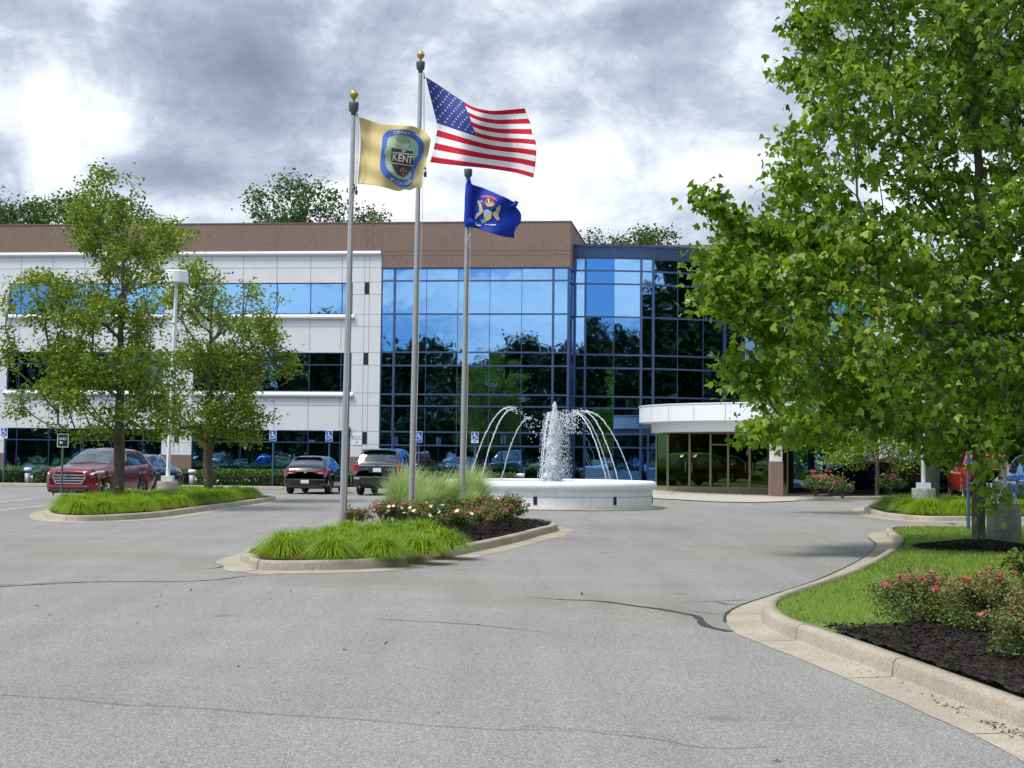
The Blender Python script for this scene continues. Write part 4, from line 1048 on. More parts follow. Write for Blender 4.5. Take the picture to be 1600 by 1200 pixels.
# near roses by the kerb on the right: sparse and bronze
def at_g(px,py,z=.16): return G(px,py,z)
NR=[('low bronze leaved rose bush nearest the maple trunk, left of the three by the kerb',(1432,972),.42,.42),('bronze rose bush with scattered red blooms, second from the left in the near bed',(1545,985),.43,.46),('bronze rose bush with red blooms cut off by the right edge of the photo',(1622,1030),.43,.38)]
for i,(lb_,p,h,r) in enumerate(NR):
    t=rose(6500,h,r*1.12,'leaf_rose',16,i,'petal_pink' if i!=1 else 'petal_red',.023,.027,open_=True); g=at_g(*p); place(t,(g.x,g.y,.16),rnd.uniform(0,6)); tag(t,lb_,'rose bush')
# small shrub with dark oval leaves behind them
t=rose(260,.55,.35,'leaf_hedge',0,9,lsz=.07); g=G(1610,935,.14); place(t,(g.x,g.y,.14)); t.name='green_shrub'; tag(t,'small dark green shrub behind the near roses at the right edge','shrub')
# roses in the bed by the entrance
rr_=rose(900,.8,.75,'leaf_rose_green',14,5,'petal_pink',.07,.09)
for i,(px,py) in enumerate([(1275,776),(1298,775),(1316,778),(1392,775),(1425,772)]):
    o=rr_ if i==0 else copy_tree(rr_); g=G(px,py,.14); place(o,(g.x,g.y,.13),i*1.1,[1,1,.8,1.0,.9][i]); tag(o,'pink flowering bush in the mulch bed beyond the entrance column','rose bush','rose bushes beside the entrance walk')
# clipped hedges in front of the building
def hedge(u0,u1,v,h,d,label,group):
    c=L((u0+u1)/2,v,0); t=empty('hedge',c,BRZ,label,'hedge',group); l=(u1-u0)/2
    b=MB(); n=16; vs=[]
    for i in range(13):
        x=-l+.1+(2*l-.2)*i/12; e=1-.0*(abs(x)/l)
        for j in range(n):
            a=2*PI*j/n; yy=math.copysign(abs(math.cos(a))**.55,math.cos(a))*(d/2-.07); z_=h/2+math.copysign(abs(math.sin(a))**.5,math.sin(a))*(h/2-.07)
            k=.05*noise.noise(Vector((x*1.2,j*.5,u0))); sc_=.72 if i in(0,12) else 1
            vs.append((x,yy*sc_,.1+(z_-.1)*(sc_*.5+.5)+k*(z_>.3)))
    b.add(vs,[(i*n+j,i*n+(j+1)%n,(i+1)*n+(j+1)%n,(i+1)*n+j) for i in range(12) for j in range(n)],0,True); b.add(vs[:n],[tuple(range(n))]); b.add(vs[-n:],[tuple(range(n))[::-1]])
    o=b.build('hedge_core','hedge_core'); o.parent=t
    m=int(4200*l/3); x=nrs.uniform(-l,l,m); a=nrs.uniform(0,2*PI,m)
    ca,sa=np.cos(a),np.sin(a); y=np.sign(ca)*np.abs(ca)**.55*d/2; z=h/2+np.sign(sa)*np.abs(sa)**.5*h/2
    bul=1+.0*x; z=z*(1+.05*np.array([noise.noise(Vector((float(q)*.9,u0,0))) for q in x])*1.6)
    e=np.clip((l-np.abs(x))/.25,0,1)**.5; y=y*(.6+.4*e); z=.1+(z-.1)*(.8+.2*e)
    C=np.stack([x,y,np.maximum(z,.05)+.12*0],1)+nrs.normal(0,.022,(m,3)); leaves('foliage',C,.085,'leaf_hedge',t,(QUADL,QUADL_F),droop=-.1,upness=1.0,lvs=np.clip(nrs.beta(2,2.2,m),0,1)); return t
def uof(px): # position along the facade of a picture column, at the hedge line
    d=ray(px,750); o_=Vector((0,0,EYE))-L(0,-13.2,EYE); den=d.dot(BN); t=-(o_.dot(BN))/den; p=o_+d*t; return p.dot(BT)
HP=[(-40,38,'clipped hedge left of the leftmost white bollard'),(52,262,'long clipped hedge behind the red car'),(272,294,'short clipped hedge left of the bollard by the second parking tree'),(308,548,'long clipped hedge running behind the black hatchback'),(548,700,'clipped hedge behind the black crossover and the tall grass'),(708,812,'clipped hedge behind the left water jets')]
for a,b_,lb_ in HP: hedge(uof(a),uof(b_),-13.15,.82,1.1,lb_,'clipped hedges along the building')
hedge(uof(826),uof(846),-13.1,.5,.7,'small low shrub behind the fountain plume','clipped hedges along the building')
# ------------------------------------------------------------------ flagpoles and flags
def flagpole(label,bpx,Y,tpx,tilt_top,r0,r1,ball=True,cap='cap_grey'):
    base=G(*bpx); base=Vector((base.x,Y,0)); base.x=AT(bpx[0],bpx[1],Y).x
    top=AT(tpx[0],tpx[1],Y)
    t=empty('flagpole',base,0,label,'flagpole','flagpoles on the planted island')
    b=MB(); k=10; P=[base.lerp(top,i/k) for i in range(k+1)]; P[0]=P[0]+Vector((0,0,.02))
    b.tube(P,[r0-(r0-r1)*max(0,(i/k-.25)/.75) for i in range(k+1)],16); b.build('pole','pole_alu',t)
    b=MB(); b.lathe([(0,0),(r0+.07,0),(r0+.06,.05),(r0+.01,.09),(r0,.10)],(base.x,base.y,.13),20); b.build('base_collar','pole_alu',t)
    d=(top-base).normalized()
    b=MB(); b.lathe([(0,0),(.045,0),(.05,.05),(.085,.09),(.095,.22),(.088,.245),(.0,.25)],top+Vector((0,0,-.03)),16); b.build('truck_cap',cap,t)
    if ball:
        b=MB(); n=10; c=top+Vector((0,0,.36)); b.lathe([(.018,-.16)]+[(max(.001,.085*math.sin(PI*i/n)),-.085*math.cos(PI*i/n)) for i in range(1,n+1)],c,18); b.build('ball_finial','gold_ball',t)
    return t,base,top
P1=flagpole('nearest flagpole, flying the yellow county flag',(535,849),30.0,(552.5,178),0,.066,.040)
P2=flagpole('tallest flagpole, in the middle, flying the national flag',(642.5,831),34.6,(657,112),0,.066,.042)
P3=flagpole('shortest looking flagpole without a ball, flying the blue state flag',(721.5,822),37.0,(731.5,279),0,.066,.045,ball=False)
def halyard(t,pts,Y,r=.006,name='halyard'):
    b=MB(); b.tube([AT(x,y,Y) for x,y in pts],r,4,cap=False); b.build(name,'rope',t)
def clip(t,px,py,Y,s=.06,mat='clip_dark'):
    b=MB(); c=AT(px,py,Y); b.lathe([(.0,-1.6*s),(.35*s,-1.3*s),(.42*s,-.4*s),(.3*s,0),(.12*s,.1*s),(.2*s,.6*s),(.3*s,.9*s),(.0,1.2*s)],c,8); b.build('rope_clip',mat,t)
halyard(P1[0],[(558,176),(559.5,183),(560,200),(559.5,240),(557,284),(556,300)],29.93)
halyard(P1[0],[(557,176),(557.5,230),(555,285),(554,306),(548,330),(548,360),(547,420),(546,520),(541,700),(539,800)],29.9)
halyard(P1[0],[(553,291),(547,300),(543.5,315),(544,322),(549,312),(555,296)],29.88)
clip(P1[0],557,297,29.9,.06); clip(P1[0],554,292,29.9,.045); clip(P1[0],558,179,29.9,.03)
halyard(P2[0],[(662,112),(663,121),(663,180),(663.5,265)],34.55); halyard(P2[0],[(661,112),(662,200),(660,330),(655,500),(650,700),(647,800)],34.5)
halyard(P2[0],[(672,253),(667,258),(664.5,262)],34.5); clip(P2[0],664.5,268,34.5,.08); clip(P2[0],663,119,34.5,.04)
halyard(P3[0],[(735,352),(737,362),(735,368),(728,378),(726,390),(731,384),(735,392),(731,372),(736,362)],36.9); clip(P3[0],734.5,366,36.9,.05,'rope')
halyard(P3[0],[(735,372),(733,500),(730,650),(727,750)],36.88)

def lerp_curve(P,t):
    """point on a smooth curve through P at arc fraction t"""
    n=len(P)-1; L_=[0]
    for i in range(n): L_.append(L_[-1]+math.hypot(P[i+1][0]-P[i][0],P[i+1][1]-P[i][1]))
    s=t*L_[-1]; i=0
    while i<n-1 and L_[i+1]<s: i+=1
    u=(s-L_[i])/max(1e-9,L_[i+1]-L_[i]); a,b,c,d=P[max(i-1,0)],P[i],P[i+1],P[min(i+2,n)]
    return tuple(.5*((2*b[k])+(c[k]-a[k])*u+(2*a[k]-5*b[k]+4*c[k]-d[k])*u*u+(3*b[k]-a[k]-3*c[k]+d[k])*u**3) for k in (0,1))
class Flag:
    def __init__(s,top,bot,left,right,Y,wave):
        s.t,s.b,s.l,s.r,s.Y,s.wave=top,bot,left,right,Y,wave
    def px(s,u,v): # v 0 at top
        T,B,Lf,Rt=lerp_curve(s.t,u),lerp_curve(s.b,u),lerp_curve(s.l,v),lerp_curve(s.r,v)
        return tuple((1-v)*T[k]+v*B[k]+(1-u)*Lf[k]+u*Rt[k]-((1-u)*(1-v)*s.t[0][k]+u*(1-v)*s.t[-1][k]+(1-u)*v*s.b[0][k]+u*v*s.b[-1][k]) for k in (0,1))
    def w(s,x,y,off=0.0): return AT(x,y,s.Y+s.wave(x,y)-off)
    def mesh(s,name,nu,nv,matf,mats,parent):
        b=MB(); P=[s.w(*s.px(i/nu,j/nv)) for j in range(nv+1) for i in range(nu+1)]
        b.v=[tuple(p) for p in P]
        for j in range(nv):
            for i in range(nu):
                a=j*(nu+1)+i; b.f.append((a,a+nu+1,a+nu+2,a+1)); b.m.append(matf((i+.5)/nu,(j+.5)/nv)); b.sm.append(True)
        o=b.build(name,mats,parent); md=o.modifiers.new('cloth','SOLIDIFY'); md.thickness=.006; md.offset=-1; return o
    def mark(s,name,pts,mat,parent,off,sub=2):
        """flat patch sewn on the cloth; pts in picture columns and rows of the flag surface"""
        tri=tessellate_polygon([[Vector((p[0],p[1],0)) for p in pts]]); V=[tuple(p) for p in pts]; F=[tuple(t) for t in tri]
        s._fin(name,V,F,mat,parent,off,sub)
    def _fin(s,name,V,F,mat,parent,off,sub=0):
        for _ in range(sub):
            mid={};nf=[]
            def m_(a,b):
                k=(min(a,b),max(a,b))
                if k not in mid: V.append(((V[a][0]+V[b][0])/2,(V[a][1]+V[b][1])/2)); mid[k]=len(V)-1
                return mid[k]
            for a,b,c in F:
                ab,bc,ca=m_(a,b),m_(b,c),m_(c,a); nf+=[(a,ab,ca),(ab,b,bc),(ca,bc,c),(ab,bc,ca)]
            F=nf
        b=MB(); b.add([s.w(x,y,off) for x,y in V],F,0,True)
        if isinstance(parent,MB): parent.add(b.v,F,0,True); return
        o=b.build(name,mat,parent); return o
    def glyph(s,b,ch,cx,cy,size,ang=0.0,off=.02,bold=.012,sx=1.0,shear=0.0):
        vs,fs=text_mesh(ch,size,bold*size); c,d=math.cos(ang),math.sin(ang)
        P=[]
        for x,y in vs:
            x*=sx; y=-y; y+=shear*x; P.append((cx+x*c-y*d,cy+x*d+y*c))
        b.add([s.w(x,y,off) for x,y in P],[f[::-1] for f in fs])
# national flag
w1=lambda x,y: .22*math.sin((x-666)/21+ (y-121)/60)+.08*math.sin((x-666)/9-(y)/35)*min(1,(x-660)/80)+.05*math.sin((y-x*.5)/13)
us=Flag([(665.5,120.5),(684,132),(700,143),(720,156),(735,165),(750,170),(770,173),(795,171.5),(820,169)],
        [(672,253.5),(700,257),(730,260),(760,263),(790,267),(812,271.5),(833,278)],
        [(665.5,120.5),(671,145),(677,170),(683,196),(681,215),(677,235),(672,253.5)],
        [(820,169),(824,182),(829,193),(832,210),(837,222),(838,238),(836.5,258),(833,278)],34.62,w1)
ft=empty('flag',us.w(666,121),0,'red, white and blue striped flag with stars on the tallest pole','flag','flags on the island poles')
def usm(u,v):
    if u<.415 and v<7/13: return 2
    return 0 if int(v*13)%2==0 else 1
us.mesh('cloth',82,65,usm,['cloth_red','cloth_white','cloth_navy'],ft)
b=MB()
for r in range(9):
    for c in range(6 if r%2==0 else 5):
        u=.415*( (c*2+1+(r%2))/12.); v=(7/13)*((r+1)/10.)
        cx,cy=us.px(u,v); e=us.px(u+.01,v); f=us.px(u,v+.01); 
        ex,ey=((e[0]-cx)*100*.010,(e[1]-cy)*100*.010); fx,fy=((f[0]-cx)*100*.016,(f[1]-cy)*100*.016)
        P=[]
        for k in range(10):
            rr=1.0 if k%2==0 else .42; a=-PI/2+k*PI/5; P.append((cx+rr*(ex*math.cos(a)+fx*math.sin(a)),cy+rr*(ey*math.cos(a)+fy*math.sin(a))))
        tri=tessellate_polygon([[Vector((p[0],p[1],0)) for p in P]]); b.add([us.w(x,y,.014) for x,y in P],[tuple(t) for t in tri])
b.build('stars','cloth_white',ft)
# county flag
w2=lambda x,y: .11*math.sin((x-560)/15+(y-180)/45)+.035*math.sin((x+y)/7.5)*min(1,max(0,(x-590)/60))+.02*math.sin((y-x*.4)/6)
cf=Flag([(561,182.5),(575,187),(592,192),(610,194.5),(635,196),(645,197),(655,201),(662,204),(667,209),(673,216)],
        [(558.5,287),(575,288),(590,290),(605,294),(622,298.5),(632,296),(641,297),(650,293),(659,293)],
        [(561,182.5),(563,200),(563.5,225),(562,250),(558.5,287)],
        [(673,216),(672.5,222),(670,236),(667,248),(664.5,258),(660,272),(659,293)],29.95,w2)
fc=empty('flag',cf.w(561,183),0,'pale yellow county flag with a blue ringed seal on the nearest pole','flag','flags on the island poles')
cf.mesh('cloth',60,50,lambda u,v:0,['cloth_yellow'],fc)
def cz(pts): return [(540+x/8.57,170+y/8.57) for x,y in pts]
def smooth(pts,k=3):
    P=[Vector((x,y,0)) for x,y in pts]; n=len(P); o=[]
    for i in range(n):
        a,b,c,d=P[i-1],P[i],P[(i+1)%n],P[(i+2)%n]
        for j in range(k):
            t=j/k; q=.5*((2*b)+(c-a)*t+(2*a-5*b+4*c-d)*t*t+(3*b-a-3*c+d)*t**3); o.append((q.x,q.y))
    return o
def grow(pts,f):
    cx=sum(p[0] for p in pts)/len(pts); cy=sum(p[1] for p in pts)/len(pts); return [(cx+(x-cx)*f,cy+(y-cy)*f) for x,y in pts]
OUT=smooth(cz([(495,375),(560,300),(640,284),(760,280),(880,298),(960,345),(1020,410),(1048,500),(1040,590),(1000,680),(955,760),(915,860),(893,950),(865,1030),(770,1052),(700,1025),(620,972),(540,910),(475,830),(462,760),(467,650),(482,540)]))
INN=smooth(cz([(570,400),(640,362),(720,350),(820,362),(900,400),(950,450),(975,520),(970,600),(940,670),(915,740),(892,840),(872,915),(835,945),(760,945),(690,925),(620,870),(560,800),(532,720),(537,600),(552,500)]))
cf.mark('seal_edge',grow(OUT,1.025),'seal_pale',fc,.012,2); cf.mark('seal_ring',OUT,'seal_blue',fc,.018,2); cf.mark('seal_edge',grow(INN,1.03),'seal_line',fc,.024,2); cf.mark('seal_field',INN,'seal_green',fc,.030,2)
cf.mark('seal_bird',smooth(cz([(640,405),(670,430),(720,445),(760,470),(800,465),(850,460),(885,425),(880,455),(840,510),(790,535),(745,520),(700,490),(665,465),(680,510),(665,475)]),2),'seal_pale',fc,.040,2)
cf.mark('seal_shield',cz([(615,520),(760,545),(905,570),(903,680),(895,770),(870,830),(830,880),(770,918),(700,880),(640,800),(612,730)]),'seal_dark',fc,.036,2)
cf.mark('seal_shield_base',cz([(614,738),(690,758),(760,768),(893,772),(868,828),(828,876),(770,910),(704,872),(644,796)]),'seal_maroon',fc,.042,1)
for y0 in ((573,583),(718,728)):
    cf.mark('seal_band',cz([(615,y0[0]),(905,y0[0]+(38 if y0[0]<600 else 42)),(905,y0[1]+(38 if y0[0]<600 else 42)),(615,y0[1])]),'seal_cream',fc,.047,2)
b=MB(); S=1/8.57
for ch,x,y in zip('KENT',(660,727,800,868),(650,664,677,688)): cf.glyph(b,ch,540+x*S,170+y*S,16.0,.10,.052,.022,.80)
cf.glyph(b,'OF',540+775*S,170+571*S,4.6,.13,.052,.01)
b.build('seal_lettering','seal_cream',fc)
b=MB()
for ch,x,y,a in zip('COUNTY',(660,705,753,802,850,897),(322,316,317,325,336,357),(-.12,-.05,.0,.08,.16,.35)): cf.glyph(b,ch,540+x*S,170+y*S,7.0,a,.026,.012,.85)
for ch,x,y,a in zip('MICHIGAN',(620,665,700,740,780,812,840,866),(945,972,990,1003,1008,1002,990,968),(.45,.35,.25,.12,.0,-.15,-.3,-.45)): cf.glyph(b,ch,540+x*S,170+y*S,7.0,a,.026,.012,.75)
b.build('seal_lettering','cloth_white',fc)
b=MB()
for q in ([(768,785),(778,785),(778,875),(768,875)],[(735,800),(815,808),(815,815),(735,808)],[(725,840),(755,840),(740,805)],[(795,845),(825,848),(812,812)],[(745,878),(800,882),(800,890),(745,886)]):
    P=cz(q); b.add([cf.w(x,y,.052) for x,y in P],[tuple(range(len(P)))])
b.build('seal_scales','seal_pink',fc)
# state flag
w3=lambda x,y: .10*math.sin((x-735)/14+(y-286)/30)+.04*math.sin((y+x*.6)/9)
sf=Flag([(732,272),(736,286.5),(755,293.5),(775,302),(790,308.5),(803,315.5),(808,316)],
        [(730,352),(742,356),(765,363),(785,369.5),(803.5,372)],
        [(732,272),(731,290),(730,320),(729,340),(730,352)],
        [(808,316),(806,322),(812,330),(814.5,337),(813,348),(805,358),(803.5,372)],36.9,w3)
fs_=empty('flag',sf.w(736,287),0,'dark blue state flag with a coat of arms on the pole without a ball','flag','flags on the island poles')
sf.mesh('cloth',44,36,lambda u,v:0,['cloth_blue'],fs_)
def mz(pts): return [(700+x/8.57,250+y/8.57) for x,y in pts]
for mt,off,pts in (('arms_pink',.012,[(445,485),(500,470),(560,478),(620,500),(655,530),(660,555),(620,530),(560,508),(500,500),(455,505)]),
    ('arms_brown',.014,[(470,590),(490,540),(520,515),(560,512),(600,530),(630,580),(635,620),(600,600),(560,615),(520,610)]),
    ('cloth_white',.018,[(530,520),(545,515),(560,590),(545,580)]),('arms_tan',.016,[(500,560),(540,590),(600,560),(620,600),(570,640),(520,630)]),
    ('arms_navy',.018,[(470,600),(520,620),(580,625),(640,610),(610,665),(560,680),(500,665)]),
    ('arms_tan',.018,[(395,560),(425,555),(450,600),(462,650),(470,700),(430,735),(390,770),(375,800),(360,780),(375,730),(420,690),(418,620)]),
    ('arms_tan',.018,[(690,600),(705,630),(690,690),(670,720),(690,800),(660,812),(625,770),(600,735),(600,700),(635,690),(650,640)]),
    ('arms_tan',.018,[(385,530),(410,545),(470,545),(460,562),(410,570)]),
    ('arms_sky',.020,[(478,672),(530,660),(585,690),(585,745),(480,740)]),('arms_gold',.022,[(475,735),(585,742),(575,785),(530,815),(490,790)]),
    ('arms_green',.019,[(440,800),(480,790),(530,815),(500,840),(455,850)]),('cloth_white',.019,[(365,845),(400,868),(450,872),(440,882),(395,882),(362,862)]),
    ('cloth_white',.019,[(495,855),(560,862),(640,860),(645,874),(590,876),(500,866)]),('arms_green',.018,[(365,815),(400,860),(440,868),(400,875),(360,850)])):
    sf.mark('arms_patch',mz(pts),mt,fs_,off,1)
# furled hoist wrapped round the pole and the rolled corner
b=MB(); b.tube([AT(x,y,36.93) for x,y in [(732.5,278),(732.5,290),(732,310),(731.5,330),(731,345),(731,354)]],[.03,.075,.085,.085,.09,.07],10); b.build('hoist_roll','cloth_blue',fs_)
b=MB(); b.tube([AT(x,y,36.85) for x,y in [(731,346),(736,349),(742,354)]],[.09,.11,.04],9); b.build('hoist_knot','cloth_blue',fs_)
b=MB(); b.tube([AT(x,y,36.87) for x,y in [(790,321),(800,322),(806,319),(807,314.5)]],[.02,.05,.05,.045],8); b.build('rolled_corner','cloth_blue',fs_)

# ------------------------------------------------------------------ fountain
FC=Vector((1.27,52.3,0)); RF=3.2
fo=empty('fountain',FC,0,'round white fountain basin with arching water jets and a tall foaming plume','fountain')
def ringm(pf,mat,name,n=96,smooth=True):
    b=MB(); b.lathe(pf,FC,n,0,smooth); return b.build(name,mat,fo)
bw=ringm([(RF-.22,.0),(RF-.03,.0),(RF-.03,.395),(RF-.045,.40),(RF-.03,.405),(RF-.03,.60)],'basin_white','basin_wall',smooth=False)
ringm([(RF-.028,.37),(RF-.026,.37),(RF-.026,.385),(RF-.028,.385)],'joint_grey','basin_joint',smooth=False)
n=10; ringm([(RF-.03+.135*math.sin(PI*(.0+i/n))-.0,.57+.135-.135*math.cos(PI*i/n)) for i in range(n+1)]+[(RF-.30,.84),(RF-.34,.80),(RF-.34,.45)],'basin_white','rim')
ringm([(RF-.33,.52),(.01,.52)],'fountain_water','water')
b=MB()
for s in (-.17,.62,-.95,1.4):
    d=Vector((math.sin(s),-math.cos(s),0)); t_=Vector((math.cos(s),math.sin(s),0)); p=FC+d*(RF-.035)
    b.box(-.055,.055,0,.02,.16,.40,0,T=lambda x,y,z:p+t_*x+d*y+Vector((0,0,z)))
    b.build('vent','vent_black',fo); b=MB()
o=MB(); o.lathe([(RF-.2,.0),(RF+.35,.0),(RF+.35,.035),(RF-.2,.05)],FC,64); o=o.build('pavement','kerb_concrete'); o['kind']='structure'
# nozzles and droplets
def drops(name,P,S,stretch=None,mat='foam'):
    """many small rounded drops as one mesh"""
    T=np.array([(0,0,1),(1,0,0),(0,1,0),(-1,0,0),(0,-1,0),(0,0,-1)],float); F=[(0,1,2),(0,2,3),(0,3,4),(0,4,1),(5,2,1),(5,3,2),(5,4,3),(5,1,4)]
    P=np.asarray(P); n=len(P); S=np.asarray(S)
    ax=stretch if stretch is not None else np.tile([0,0,1.],(n,1)); ax=norm(ax); a=norm(np.cross(ax,np.tile([.3,.9,.1],(n,1)))); b_=np.cross(ax,a)
    V=np.stack([P+(a*t[0]+b_*t[1]+ax*t[2]*1.7)*S[:,None] for t in T],1).reshape(-1,3)
    FF=np.concatenate([np.arange(n)[:,None]*6+np.array(f) for f in F]); return np_mesh(name,V-np.array(FC),FF,mat,smooth=True,parent=fo)
# eight jets: start angle on the ring, apex radius and height
for ang,ap,h,end in [(180,1.30,3.12,.55),(212,1.45,3.02,.5),(128,1.10,2.80,.35),(262,.5,2.9,.15),(97,.6,2.95,.2),(-50,1.0,2.95,.25),(-38,1.15,3.0,.35),(2,1.1,3.0,.3),(40,1.1,2.95,.3)]:
    a=R_(ang); d=np.array([math.cos(a),math.sin(a)]); r0=2.62; z0=.62; P=[];S=[];D=[]
    # parabola through start and apex
    T_=1.0; tt=0
    ts=np.linspace(0,1.62,210)
    r=r0+(ap-r0)*ts; z=z0+(h-z0)*(2*ts-ts*ts)
    keep=[]
    for t,rr_,zz_ in zip(ts,r,z):
        br=max(0,(t-.75)); jit=.012+.07*br
        if t>1.02 and rnd.random()<.55: continue
        if t>.5 and rnd.random()<.15: continue
        if t<.9 and rnd.random()<.35: continue
        P.append((FC.x+d[0]*rr_+rnd.gauss(0,jit),FC.y+d[1]*rr_+rnd.gauss(0,jit),zz_+rnd.gauss(0,jit))); S.append((.008+.008*rnd.random()) if t<.85 else rnd.uniform(.008,.020)); D.append((d[0]*(ap-r0),d[1]*(ap-r0),(h-z0)*2*(1-t)))
    drops('water_jet',P,S,np.array(D))
    b=MB(); P=[];q_=[]
    for t in np.linspace(0,1.0,26): P.append((FC.x+d[0]*(r0+(ap-r0)*t)+rnd.gauss(0,.006),FC.y+d[1]*(r0+(ap-r0)*t),z0+(h-z0)*(2*t-t*t)+rnd.gauss(0,.006))); q_.append(.011+.007*rnd.random()+.006*t)
    b.tube(P,q_,5); b.build('water_stream','foam',fo)
    b=MB(); b.tube([(FC.x+d[0]*2.62,FC.y+d[1]*2.62,.45),(FC.x+d[0]*2.60,FC.y+d[1]*2.60,.62)],.03,6); b.build('nozzle','cap_grey',fo)
P=[];S=[]
for i in range(22000):
    t=rnd.random()**1.25; z=.55+2.62*t; rad=(.33*(1-t)**.8+.05)
    q=abs(rnd.gauss(0,.34)); a=rnd.uniform(0,6.283); P.append((FC.x+.03+rad*q*math.cos(a)+(.07*t),FC.y+rad*q*math.sin(a),z+rnd.gauss(0,.05))); S.append(rnd.uniform(.010,.026))
for i in range(2600):
    t=rnd.random(); z=.55+2.4*t; rad=(.46*(1-.35*t)); a=rnd.uniform(0,6.283); q=rnd.uniform(.4,1.35); P.append((FC.x+.12+rad*q*math.cos(a),FC.y+rad*q*math.sin(a),z)); S.append(rnd.uniform(.006,.016))
for i in range(260):
    P.append((FC.x+.62+rnd.gauss(0,.22),FC.y+rnd.gauss(0,.3),rnd.uniform(2.3,3.05))); S.append(rnd.uniform(.008,.018))
drops('plume_spray',P,S,mat='foam_core')
b=MB(); 
b.lathe([(max(.001,(.21*(1-i/44)**.7+.035)*(1 if i<44 else 0)),.5+2.45*i/44) for i in range(45)],FC+Vector((.04,0,0)),26)
b.v=[(x+(x-FC.x-.04)*.7*(noise.noise(Vector((x*7,y*7,z*4)))+.7*noise.noise(Vector((x*19,y*19,z*15)))),y+(y-FC.y)*.7*(noise.noise(Vector((x*7,y*7,z*4)))+.7*noise.noise(Vector((x*19,y*19,z*15)))),z+.05*noise.noise(Vector((x*12,y*12,z*9)))) for x,y,z in b.v]
b.build('plume_core','foam_core',fo)

# ------------------------------------------------------------------ signs, lamps, bollards
def wheelchair(b,cx,cz_,s,T):
    """access symbol drawn from strokes"""
    def disc(x,z,r,n=14): b.add([T(cx+s*(x+r*math.cos(2*PI*i/n)),cz_+s*(z+r*math.sin(2*PI*i/n))) for i in range(n)],[tuple(range(n))])
    def stroke(pts,w_):
        for (x0,z0),(x1,z1) in zip(pts,pts[1:]):
            l=math.hypot(x1-x0,z1-z0); ux,uz=(x1-x0)/l,(z1-z0)/l; ex,ez=ux*w_*.3,uz*w_*.3
            q=[(x0-ex-uz*w_/2,z0-ez+ux*w_/2),(x0-ex+uz*w_/2,z0-ez-ux*w_/2),(x1+ex+uz*w_/2,z1+ez-ux*w_/2),(x1+ex-uz*w_/2,z1+ez+ux*w_/2)]
            b.add([T(cx+s*x,cz_+s*z) for x,z in q],[(0,1,2,3)])
    disc(-.10,.46,.085); stroke([(-.09,.34),(-.06,.0),(.20,.0),(.33,-.30),(.42,-.26)],.085); stroke([(-.07,.18),(.16,.18)],.07)
    stroke([(-.14+.29*math.cos(t),-.16+.29*math.sin(t)) for t in np.linspace(R_(105),R_(350),12)],.075)
SG=[(16,'accessible parking sign at the far left edge of the photo'),(430,'accessible parking sign left of the black hatchback'),(517,'accessible parking sign between the black hatchback and the nearest flagpole'),(656,'accessible parking sign just right of the tallest flagpole'),(743,'accessible parking sign with a lower white strip, beside the outermost left water jet')]
for i,(px,lb_) in enumerate(SG):
    u=uof(px+ (2 if px>300 else -1)); base=L(u,-13.85,.1)
    t=empty('parking_sign',base,BRZ,lb_,'sign','blue parking signs along the kerb')
    b=MB(); b.tube([base,base+Vector((0,0,2.42))],.035,6); b.build('post','post_blue',t)
    zc=2.33
    b=MB(); b.box(u-.155,u+.155,-13.93,-13.91,zc-.235,zc+.235,0,T=L); pl_=b.build('panel','sign_white',t)
    b=MB(); b.box(u-.142,u+.142,-13.934,-13.931,zc-(.22 if i not in(0,4) else .12),zc+.222,0,T=L); b.build('panel_face','sign_blue',t)
    b=MB(); wheelchair(b,u,zc+(.0 if i not in(0,4) else .05),.30,lambda x,z:L(x,-13.938,z)); b.build('symbol','sign_white',t)
    if i in (0,4):
        b=MB(); b.box(u-.09,u+.09,-13.936,-13.932,zc-.19,zc-.15,0,T=L); b.build('strip','sign_blue',t)
    b=MB()
# bollards with slanted white caps
for px,lb_ in ((44.5,'white bollard light between the two left hedges'),(301,'white bollard light behind the shorter parking tree'),(814,'white bollard light at the end of the hedge behind the fountain')):
    u=uof(px); base=L(u,-13.3,.1); t=empty('bollard_light',base,BRZ,lb_,'bollard','white bollard lights along the hedge')
    b=MB(); c=base
    b.lathe([(0.001,0),(.13,0),(.13,.46),(.12,.47)],c,14); b.build('post','white_paint',t)
    b=MB(); b.lathe([(.10,.47),(.10,.56)],c,14); b.build('lens','interior_floor',t)
    b=MB(); b.lathe([(.001,.72),(.17,.70),(.18,.56),(.16,.56)],c,14); b.build('cap','white_paint',t)
# small restriction sign at the left island
g=Vector((-12.35,45.6,0)); Ys=45.6
g=Vector((AT(97,700,Ys).x,Ys,0))
t=empty('parking_sign',g,0,'small dark square sign with white border on a grey post before the red car','sign')
b=MB(); b.tube([g+Vector((0,0,.1)),AT(98.5,698,Ys)+Vector((0,0,.15))],.032,6); b.build('post','post_grey',t)
b=MB(); b.lathe([(0.001,0),(.20,0),(.19,.42),(.15,.45),(.001,.45)],g,12); b.build('footing','weathered_concrete',t)
c0=AT(98.2,690,Ys-.05)
b=MB(); b.box(c0.x-.155,c0.x+.155,c0.y,c0.y+.012,c0.z-.155,c0.z+.215,0); b.build('panel','sign_white',t)
b=MB(); b.box(c0.x-.135,c0.x+.135,c0.y-.003,c0.y-.001,c0.z-.135,c0.z+.195,0); b.build('panel_face','sign_green_black',t)
vs,fs=text_mesh('ONLY',.085,.003); b=MB(); b.add([(c0.x+x*1.02,c0.y-.006,c0.z+.075+y) for x,y in vs],fs)
b.box(c0.x-.08,c0.x-.045,c0.y-.006,c0.y-.004,c0.z-.06,c0.z+.02,0); b.box(c0.x-.045,c0.x-.005,c0.y-.006,c0.y-.004,c0.z-.055,c0.z+.0,0)
b.build('lettering','sign_white',t)
